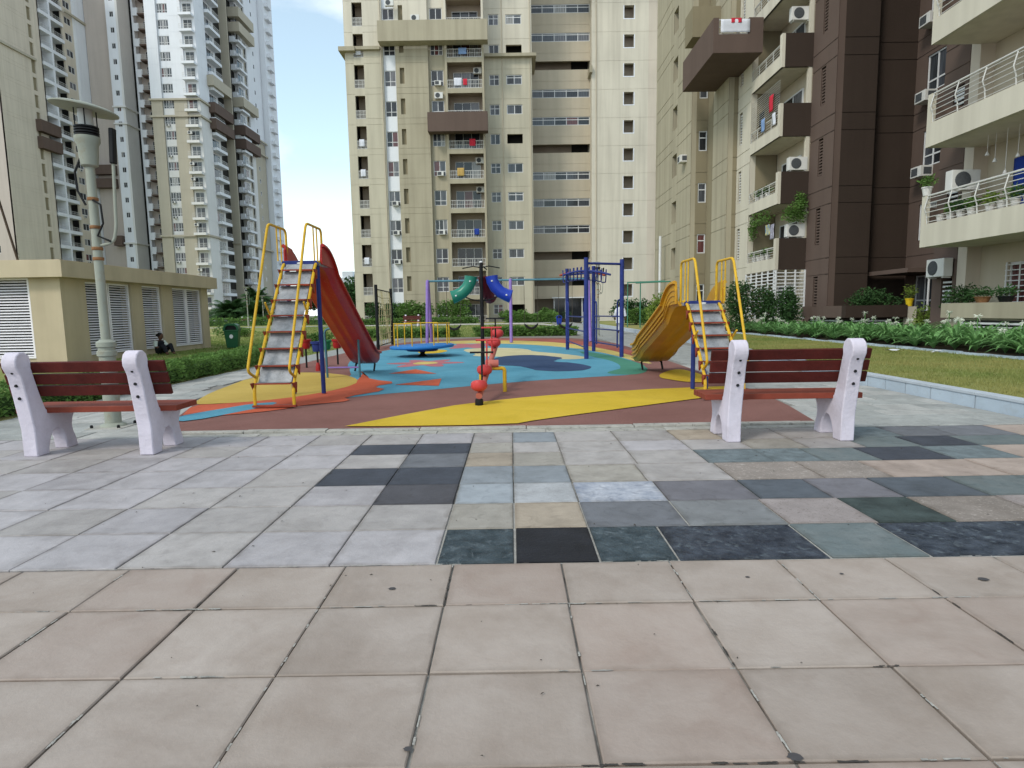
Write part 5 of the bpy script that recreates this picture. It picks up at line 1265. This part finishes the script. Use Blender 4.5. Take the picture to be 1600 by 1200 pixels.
for i in range(1,12,1):
    p = arc[i]; q = p+Vector((.05,-.75,-.03)); o = part('hoop', MB().tube(rounded([p+Vector((0,0,.12)), p+Vector((0,-.1,-.25)), q+Vector((0,.1,-.25)), q+Vector((0,0,.12))], .12), .018, 6), m_navy, t, 50)

t = thing('play_arch', 'small blue and purple tube arch standing before the red slide chute', 'play arch', (-3.22,11.75,.02))
part('arch', MB().tube(rounded([(-.32,0,0),(-.34,0,.95),(.30,0,.93),(.30,0,0)], .12), .022, 8), m_teal, t, 50); part('cross_bar', MB().tube([(-.32,0,.20),(.30,0,.20)], .016, 6), m_purple, t)
def drum(label, loc, mc, mb_, z):
    t = thing('cup_drum', label, 'play drum', loc, 0, 'cup drums on posts')
    part('cup', MB().lathe([(.085,z-.22),(.10,z-.18),(.105,z-.06),(.128,z-.05),(.132,z),(.118,z),(.11,z-.02),(.0,z-.03)], 20, capt=False), mc, t, 40)
    part('post', MB().cyl((0,0,.12 if mb_ else 0),(0,0,z-.2),.022,n=8), m_black, t, 50)
    if mb_: part('base', MB().lathe([(.055,0),(.05,.10),(.03,.18)], 12), mb_, t, 50)
    return t
drum('blue cup drum with a red base beside the red slide', (-4.22,13.35,.02), m_navy, m_slred, .64)
drum('green cup drum on a black post between the blue and red ones', (-4.22,14.0,.02), mat('drum_green', (.02,.16,.06), .4, .1, 4), None, .64)
drum('small red cup drum nearest the chute of the red slide', (-4.25,15.0,.02), m_slred, None, .62)
drum('red cup drum mostly hidden behind the blue drum', (-4.75,14.2,.02), m_slred, None, .66)

t = thing('green_goal', 'thin green metal frame with double top bar at the end of the right path', 'goal', (7.55,40,.1))
for x, y in ((0,0),(.5,-1.5)): part('post', MB().cyl((x,y,0),(x,y,2.9),.035,n=8), mat('green_metal', (.06,.20,.14), .5, .1, 5), t, 50)
for y, z in ((0,2.9),(-1.5,2.8)): part('top_bar', MB().tube([(-.05+.25*(y<0),y,z),(2.3,y-.3,z+.05)], .04, 8), mat('green_metal', (.06,.20,.14)), t, 50)

# ------------------------------------------------------------------ lamps, bins, pots
def make_lamp(label, loc):
    t = thing('lamp_post', label, 'lamp post', loc, 0, 'mushroom lamp posts')
    part('base_plate', MB().box(-.2,.2,-.2,.2,-.02,.012), m_edge, t, bevel=.005)
    part('base_flange', MB().lathe([(.14,.012),(.13,.03),(.085,.05)], 16), m_lamp, t, 50)
    for x, y in ((.15,.15),(-.15,.15),(.15,-.15),(-.15,-.15)): part('anchor_bolt', MB().lathe([(.016,.012),(.016,.035),(.01,.045)], 8, (x,y,0)), m_black, t)
    part('lower_pole', MB().lathe([(.083,.03),(.083,.80),(.10,.81),(.10,.86),(.085,.87),(.085,.90),(.10,.91),(.10,.96),(.06,.99)], 18), m_lamp, t, 40)
    part('pole', MB().cyl((0,0,.95),(0,0,3.0),.048,.045,14), m_lamp, t, 50)
    for z in (1.86,1.97,2.2,2.5): part('clamp', MB().lathe([(.052,0),(.055,.005),(.055,.03),(.052,.035)], 12, (0,0,z)), m_rust, t, 50)
    part('lamp_cup', MB().lathe([(.05,2.85),(.082,2.87),(.092,2.95),(.10,3.08),(.122,3.12),(.122,3.17)], 20), m_lamp, t, 40)
    b = MB()
    for k in range(4): b.lathe([(.098,3.17+.028*k),(.118,3.175+.028*k),(.118,3.19+.028*k),(.098,3.195+.028*k)], 20)
    part('louvre_ring', b, m_black, t, 40)
    part('glass_cylinder', MB().lathe([(.07,3.285),(.07,3.45)], 18), m_glasslm, t, 50)
    for a in range(4): part('support_rod', MB().cyl((.10*math.cos(a*1.57+.5),.10*math.sin(a*1.57+.5),3.28),(.10*math.cos(a*1.57+.5),.10*math.sin(a*1.57+.5),3.47),.007,n=6), m_black, t)
    o = part('disc_shade', MB().lathe([(.0,3.455),(.295,3.445),(.318,3.45),(.318,3.462),(.26,3.485),(.12,3.515),(.0,3.52)], 36, capb=False, capt=False), m_lamp, t, 40)
    c_ = Vector((0,0,3.47)); o.matrix_local = Matrix.Translation(c_) @ Matrix.Rotation(R(9),4,'Y') @ Matrix.Translation(-c_)
    part('side_arm', MB().tube(rounded([(.04,0,2.02),(.20,-.02,2.05),(.24,-.02,2.2),(.27,-.02,2.9)], .06), .017, 8), m_lamp, t, 50)
    part('flood_light', MB().bar((.27,-.02,2.88),(.29,-.02,3.25),.05,.075,(0,1,0)), m_black, t, bevel=.012)
    b = MB(); b.tube([(-.03,-.05,3.0),(-.14,-.04,2.8),(-.13,-.04,2.6),(-.05,-.05,2.45)], .013, 6); b.tube([(.03,-.05,2.5),(.11,-.05,2.45),(.12,-.05,2.25),(.05,-.05,2.12),(.18,-.04,2.06)], .012, 6); part('cable', b, m_black, t, 50)
    return t
lamp = make_lamp('pale green mushroom lamp post with side floodlight behind the left bench', (-4.54,6.9,0))
dup(lamp, 'distant mushroom lamp post behind the dark blue climbing frame', (4.15,29.5,0), R(20))
l_ = dup(lamp, 'white lamp post on the left lawn beside the palm clump', (-25.5,60,0), R(60)); l_.scale = (1,1,1.15)
dup(lamp, 'smaller white lamp post farther right on the left lawn', (-28,70,0), R(80))
dup(lamp, 'white lamp post seen under the red slide chute', (-16.5,76,0), R(80))

def bin_(label, loc, m, sc=1.0, emblem=True, rz=0):
    t = thing('litter_bin', label, 'litter bin', loc, rz, 'litter bins'); t.scale = (sc,)*3
    b = MB(); lo = [(-.2,-.18),(.2,-.18),(.2,.18),(-.2,.18)]; hi = [(-.27,-.24),(.27,-.24),(.27,.24),(-.27,.24)]
    b.add([(x,y,.03) for x,y in lo]+[(x,y,.72) for x,y in hi], [(0,1,2,3),(4,5,6,7),(0,1,5,4),(1,2,6,5),(2,3,7,6),(3,0,4,7)]); part('body', b, m, t, bevel=.03)
    part('rim', MB().box(-.29,.29,-.26,.26,.70,.75), m, t, bevel=.012)
    lid = [(-.29,.75),(.29,.75),(.29,.80),(.24,.93),(.14,1.0),(-.14,1.0),(-.24,.93),(-.29,.80)]
    b = MB(); b.prism(lid, 'y', -.10, .26); o = part('lid', b, m, t, bevel=.02)
    hood = MB(); hood.prism([(-.29,.75),(-.29,.80),(-.24,.93),(-.14,1.0),(.14,1.0),(.24,.93),(.29,.80),(.29,.75),(.22,.75),(.20,.86),(.12,.93),(-.12,.93),(-.20,.86),(-.22,.75)], 'y', -.26, -.10); part('hood', hood, m, t)
    part('opening', MB().box(-.20,.20,-.115,-.103,.76,.92), m_black, t)
    if emblem:
        e = MB(); n = 14; e.add([(.07*math.cos(6.283*k/n), -.236, .46+.08*math.sin(6.283*k/n)) for k in range(n)], [tuple(range(n))]); q = part('emblem', e, m_frame, t); q.rotation_euler = (R(-4.5),0,0)
        q.location = (0,-.035,.02)
    return t
bin_('dark green hooded litter bin behind the left hedge', (-10.85,24.0,-.02), m_binG, .98, True, R(12))
bin_('blue litter bin near the entrance of the central tower', (4.05,52,.05), m_blu, .85, False)

def pot(label, loc, m, r, h, plant=None, seed=0, group='flower pots on the balconies', lh=.3):
    t = thing('flower_pot', label, 'flower pot', loc, 0, group)
    part('pot', MB().lathe([(r*.68,0),(r*.95,h*.86),(r*1.06,h*.87),(r*1.06,h),(r*.9,h),(r*.85,h*.9)], 14), m, t, 40)
    if plant:
        lobes = [((0,0,h+lh*.5),(r*1.5,r*1.5,lh*.6))]; part('plant', leaves(blob_pts(170, lobes, seed, .2), .11, plant, seed, 'plant', .3), None, t)
    return t
pot('yellow flower pot on the brown terrace corner', (15.55,24.15,1.21), m_poty, .15, .30, m_leafy, 1, 'flower pots on the terrace', .5)
pot('white flower pot with a bushy plant on the outer end of the lowest right balcony', (12.87,19.45,4.58), m_pot, .15, .26, m_leaf, 2)
for i in range(9):
    y = 19.0 - .42*i - (.25 if i > 3 else 0)
    pot('white pot behind the lowest right balcony railing, %s from its outer end' % ORD[i+1], (13.03,y,3.72), m_pot, .125, .2, (None,m_leaf,m_leafd,m_leaf,m_leafy)[i % 5], 10+i)
for i in range(4): pot('white pot on the first floor corner balcony, %s from the left' % ORD[i+1], (12.56,32.1-.55*i,3.57), m_pot, .13, .24, (m_leaf,None,m_leafd,m_leaf)[i], 30+i)
for i in range(3): pot('white pot on the second floor corner balcony, %s from the left' % ORD[i+1], (12.56,31.9-.6*i,6.57), m_pot, .12, .22, (m_leaf,m_leafd,m_leaf)[i], 40+i)
for i, (y,m) in enumerate(((17.0,m_rust),(16.2,m_black))): pot(('terracotta bowl on the right terrace parapet','dark bowl on the right terrace parapet nearest the frame edge')[i], (12.95,y,1.282), m, .2, .16, m_leafd, 50+i, 'flower pots on the terrace', .2)
for i,(x,lb) in enumerate(((9.9,'potted plant left of the tower wall by the lamp'),(10.7,'potted plant right of the tower lamp'))): pot(lb, (x*.6,68,.05), m_soil, .3, .4, m_leafd, 60+i, 'pots by the tower entrance', .8)
# creeper on the first floor corner balcony
cp = [((12.42,31.0,5.6),(.25,1.3,.38)),((13.15,28.98,5.5),(.6,.18,.42)),((13.4,28.98,6.0),(.3,.14,.5)),((12.47,32.2,5.2),(.18,.3,.6))]
t = thing('creeper', 'green creeper hanging round the opening of the first floor corner balcony', 'creeper', (12.37,29.1,4.4))
part('foliage', leaves([(x-12.37,y-29.1,z-4.4) for x,y,z in blob_pts(2600, cp, 91, .2)], .09, m_leaf, 92), None, t)
part('stem', MB().tube([(.1,2.9,-.8),(.05,2.8,.6),(.05,1.6,1.2),(.3,0,1.3),(1.2,-.05,1.2)], .012, 5), m_twig, t)
# laundry
def cloth(label, loc, w, h, m, rz=0, seed=0, group='laundry on the balconies'):
    b = sheet(lambda x,y: 0, lin(0,w,8), lin(0,h,6)); r = random.Random(seed); ph = r.uniform(0,6)
    b.v = [(x, .025*math.sin(x*19/w*w+ph)*(1-y/h*.7)+.01*math.sin(y*11), y) for x,y,z in b.v]
    o = link('laundry', b.mesh('laundry', m, 60), None, loc, rz); s_ = o.modifiers.new('thickness','SOLIDIFY'); s_.thickness = .006
    return tag(o, label, 'laundry', group)
q = -math.pi/2
cloth('red cloth on the third floor balcony rail of the middle stack', (12.33,30.3,10.35), .5, .75, m_redcl, q, 1)
cloth('dark trousers hanging inside the third floor balcony grille', (12.5,31.8,9.9), .6, .9, m_vest, q, 2)
cloth('light blue shirt on the third floor balcony rail', (12.33,31.2,9.7), .5, .6, mat('light_blue_cloth', (.2,.3,.5), .8, .1, 8), q, 3)
cloth('white cloth at the end of the third floor balcony rail', (12.33,29.9,9.65), .35, .55, m_kurta, q, 4)
cloth('yellow and blue cloth under the creeper on the first floor balcony', (12.55,30.8,4.75), .5, .5, mat('yellow_cloth', (.6,.5,.1), .8, .3, 6, col2=(.1,.25,.5)), q, 5)
cloth('checked grey shirt under the creeper on the first floor balcony', (12.55,30.2,4.5), .4, .7, mat('grey_check_cloth', (.3,.29,.35), .8, .5, 12), q, 6)
cloth('blue curtain in the doorway of the lowest right balcony', (14.60,18.35,3.4), 1.0, 2.0, m_blue_cl, q, 7, 'curtains on the right balconies')
cloth('white towel on the eighth floor balcony rail of the central tower', (-5.3,64.42,FL*8+.35), .75, .75, m_kurta, 0, 8)
cloth('red towel beside the white towel on the eighth floor balcony rail', (-4.4,64.42,FL*8+.4), .4, .6, m_redcl, 0, 9)
cloth('washing hung in the opening of the big brown box', (10.3,31.28,14.42), 1.4, .6, m_kurta, 0, 10)
cloth('red strip of washing above the big brown box', (10.8,31.26,14.85), .5, .22, m_redcl, 0, 11)
for k, a, w, h, m, lb in ((1,-4.9,.9,.7,m_kurta,'white sheet over the first floor balcony rail of the central tower'),(3,-3.6,.5,.6,m_blue_cl,'blue cloth over the third floor balcony rail of the central tower'),(5,-5.2,.7,.8,mat('ochre_cloth',(.45,.30,.10),.8,.15,8),'ochre cloth over the fifth floor balcony rail of the central tower'),
                        (6,-3.9,.6,.7,m_redcl,'red cloth over the sixth floor balcony rail of the central tower'),(9,-4.8,.8,.6,mat('light_blue_cloth',(.2,.3,.5)),'light blue cloth over the ninth floor balcony rail of the central tower')):
    cloth(lb, (a,64.42,FL*k+.4), w, h, m, 0, k+20)
for k in (2,5,6,9,11): cloth('white cloth in the narrow left balcony of the central tower, %s floor' % ORD[k], (-15.0,64.43,FL*k+.5), .5, .7, (m_kurta,m_redcl,m_kurta)[k%3], 0, k+40)
for k in (1,4,5,7,8,11,13): ac(1, f125, -66.3, -.1, FL*k+.25, 'air conditioner under the double window of the white-topped tower, %s floor' % ORD[k], 'air conditioners on the left towers')
for k in (2,3,6,9,10,12): ac(0, f125, -62.0, -.35, FL*k+1.6, 'air conditioner above the front balcony of the white-topped tower, %s floor' % ORD[k], 'air conditioners on the left towers')
for k in (3,4,7,8,10,12): ac(1, fa, 123.4, -.2, FL*k+.35, 'air conditioner under the windows of the far left tower, %s floor' % ORD[k], 'air conditioners on the left towers')
for x, y, sc, lb in ((8.9,14.3,1.0,'white plastic scrap lying on the right lawn beyond the bench'),(9.5,13.7,.7,'smaller pale scrap on the right lawn near the bed edging')):
    b = MB(); r = random.Random(int(y*10)); n_ = 9
    ring = [(.22*sc*math.cos(6.283*k/n_)*r.uniform(.6,1.2), .09*sc*math.sin(6.283*k/n_)*r.uniform(.6,1.2), r.uniform(.0,.045)) for k in range(n_)]
    b.add([(0,0,.05)]+ring, [(0,k+1,(k+1)%n_+1) for k in range(n_)]); o = link('plastic_scrap', b.mesh('plastic_scrap', m_kurta, 50), None, (x,y,.185)); tag(o, lb, 'litter', 'scraps on the right lawn')
# hanging bells on the second right balcony
for i, (y, l) in enumerate(((18.2,.45),(17.9,.7),(17.5,1.1),(17.1,.75),(16.6,.55))):
    b = MB(); b.tube([(0,0,0),(0,0,-l)], .006, 4); t = thing('wind_bell', 'small bell hanging under the middle right balcony, %s from its outer end' % ORD[i+1], 'wind bell', (13.7,y,6.02), 0, 'hanging bells'); part('string', b, m_frame, t)
    part('bell', MB().lathe([(.055,-l-.11),(.05,-l-.08),(.03,-l-.03),(.01,-l)], 10), m_pot, t, 50)

# ------------------------------------------------------------------ people
def skin_body(name, joints, edges, m, parent, sub=1, root=0):
    me = bpy.data.meshes.new(name); me.from_pydata([j[0] for j in joints], edges, []); me.materials.append(m)
    o = link(name, me, parent); sm = o.modifiers.new('skin', 'SKIN'); sm.use_smooth_shade = True
    if not me.skin_vertices: me.skin_vertices.new()
    for i, j in enumerate(joints):
        r = j[1]; me.skin_vertices[0].data[i].radius = r if isinstance(r, tuple) else (r, r)
    me.skin_vertices[0].data[root].use_root = True
    ss = o.modifiers.new('smooth', 'SUBSURF'); ss.levels = sub; ss.render_levels = sub
    return o
def head(t, c, tilt=0, turn=0, hairm=None, bun=False):
    b = MB(); b.lathe([(.035,-.115),(.055,-.10),(.068,-.06),(.078,-.01),(.08,.04),(.07,.085),(.045,.112),(.01,.122)], 18)
    b.v = [(x, y*1.18 - (.01 if z < -.03 and y < 0 else 0), z) for x,y,z in b.v]
    b.add([(-.012,-.088,.02),(.012,-.088,.02),(.018,-.092,-.03),(-.018,-.092,-.03),(0,-.118,-.025)], [(0,1,4),(1,2,4),(2,3,4),(3,0,4)])
    for s_ in (-1,1): b.lathe([(.006,-.03),(.014,0),(.006,.03)], 6, (s_*.08,.01,-.005))
    o = part('head', b, m_skin, t, 60, loc=c); o.rotation_euler = (tilt,0,turn)
    e = MB()
    for s_ in (-1,1): e.lathe([(.004,-.008),(.013,0),(.004,.008)], 8, (s_*.03,-.084,.012))
    e.box(-.025,.025,-.095,-.085,-.062,-.054); part('face_features', e, m_hair, o)
    h = MB(); h.lathe([(.082,-.03),(.09,.03),(.084,.085),(.055,.125),(.01,.138)], 16); h.v = [(x, y*1.15+.022 if not (y < -.04 and z < .06) else y*.6+.02, z) for x,y,z in h.v]
    part('hair', h, hairm or m_hair, o, 60)
    if bun: part('hair_bun', MB().lathe([(.01,-.04),(.04,-.03),(.05,0),(.04,.03),(.01,.04)], 12, (0,.12,.02)), m_hair, o, 60)
    return o
def hand(t, wrist, dirv, m=m_skin):
    d = Vector(dirv).normalized(); s_ = d.orthogonal().normalized(); n = d.cross(s_); w = Vector(wrist); b = MB()
    b.tube([w, w+d*.04, w+d*.085], [.024,.034,.03], 8)
    for i, (o_, l) in enumerate(((-.024,.062),(-.008,.075),(.008,.07),(.024,.055))): p = w+d*.08+s_*o_; b.tube([p, p+d*l*.55+n*.006, p+d*l*.8+n*.026], [.0085,.008,.006], 5)
    p = w+d*.03+s_*-.03; b.tube([p, p-s_*.025+d*.03, p-s_*.03+d*.055+n*.01], [.011,.009,.007], 5)
    return part('hand', b, m, t, 60)
# woman in white walking away on the right path
t = thing('person', 'person in a loose white tunic and trousers walking away on the right path', 'person', (5.75,32.5,.02), R(170))
J = [((0,0,.88),.115),((0,.01,1.08),.11),((0,0,1.26),.12),((0,-.01,1.36),.05),((0,-.015,1.43),.045),
     ((.15,0,1.30),.06),((.235,.02,1.06),.05),((.27,-.07,.86),.036),((-.15,0,1.30),.06),((-.235,.04,1.06),.05),((-.27,.02,.84),.036),
     ((.085,-.01,.8),.085),((.09,-.10,.46),.06),((.09,-.06,.10),.04),((.09,-.17,.035),.032),((-.085,.01,.8),.085),((-.09,.05,.46),.06),((-.09,.20,.12),.04),((-.09,.12,.05),.032)]
Eg = [(0,1),(1,2),(2,3),(3,4),(2,5),(5,6),(6,7),(2,8),(8,9),(9,10),(0,11),(11,12),(12,13),(13,14),(0,15),(15,16),(16,17),(17,18)]
skin_body('body', J, Eg, m_skin, t)
k_ = MB(); prof = [(.20,.55),(.205,.62),(.19,.8),(.165,.95),(.16,1.1),(.175,1.25),(.14,1.33),(.07,1.375)]
k_.lathe(prof, 24, capb=False); k_.v = [(x*1.12+.012*math.sin(9*math.atan2(y,x)), y*.78, z) for x,y,z in k_.v]; part('tunic', k_, m_kurta, t, 60)
s_ = MB(); s_.tube([(.15,0,1.31),(.20,.01,1.18),(.24,.02,1.04),(.27,-.05,.93)], [.075,.085,.075,.07], 12); s_.tube([(-.15,0,1.31),(-.20,.02,1.18),(-.24,.04,1.04),(-.27,.03,.91)], [.075,.085,.075,.07], 12); part('sleeves', s_, m_kurta, t, 60)
s_ = MB(); s_.tube([(.085,-.01,.82),(.09,-.09,.48),(.09,-.06,.12)], [.115,.095,.075], 12); s_.tube([(-.085,.01,.82),(-.09,.05,.48),(-.09,.19,.15)], [.115,.095,.075], 12); part('trousers', s_, m_kurta, t, 60)
head(t, (0,-.03,1.52)); hand(t, (.27,-.07,.86), (0,-.25,-1)); hand(t, (-.27,.02,.84), (0,.05,-1))
# seated person by the louvres
t = thing('person', 'person in a black vest and pale sleeves sitting on the ground against the louvred wall', 'person', (-11.85,20.8,-.01), R(62)); t.scale = (.87,.87,.87)
J = [((0,.05,.13),.13),((0,.10,.30),.115),((0,.06,.47),.12),((0,.02,.56),.05),((0,0,.62),.045),
     ((.16,.04,.50),.06),((.22,-.08,.30),.05),((.08,-.24,.28),.036),((-.16,.04,.50),.06),((-.24,-.06,.30),.05),((-.10,-.25,.26),.036),
     ((.10,-.06,.12),.095),((.13,-.42,.36),.065),((.12,-.58,.06),.045),((.12,-.70,.04),.035),((-.10,-.06,.12),.095),((-.16,-.42,.34),.065),((-.15,-.58,.06),.045),((-.15,-.70,.04),.035)]
skin_body('body', J, Eg, m_skin, t)
v_ = MB(); v_.lathe([(.165,.06),(.16,.2),(.155,.35),(.165,.46),(.12,.53),(.06,.56)], 20, capb=False); v_.v = [(x*1.1, y*.85+.05+(.04 if .1 < z < .4 else 0), z) for x,y,z in v_.v]; part('vest', v_, m_vest, t, 60)
s_ = MB(); s_.tube([(.15,.05,.51),(.20,-.02,.40),(.22,-.08,.30)], [.075,.075,.062], 10); s_.tube([(-.15,.05,.51),(-.21,-.01,.40),(-.24,-.06,.30)], [.075,.075,.062], 10); part('sleeves', s_, m_sleeve, t, 60)
s_ = MB(); s_.tube([(.09,0,.12),(.13,-.42,.36),(.12,-.56,.10)], [.125,.09,.065], 10); s_.tube([(-.09,0,.12),(-.16,-.42,.34),(-.15,-.56,.10)], [.125,.09,.065], 10); part('trousers', s_, m_vest, t, 60)
head(t, (0,-.02,.71), R(8), R(35), bun=True); hand(t, (.08,-.24,.28), (-.6,-.8,-.1)); hand(t, (-.10,-.25,.26), (.6,-.8,-.1))
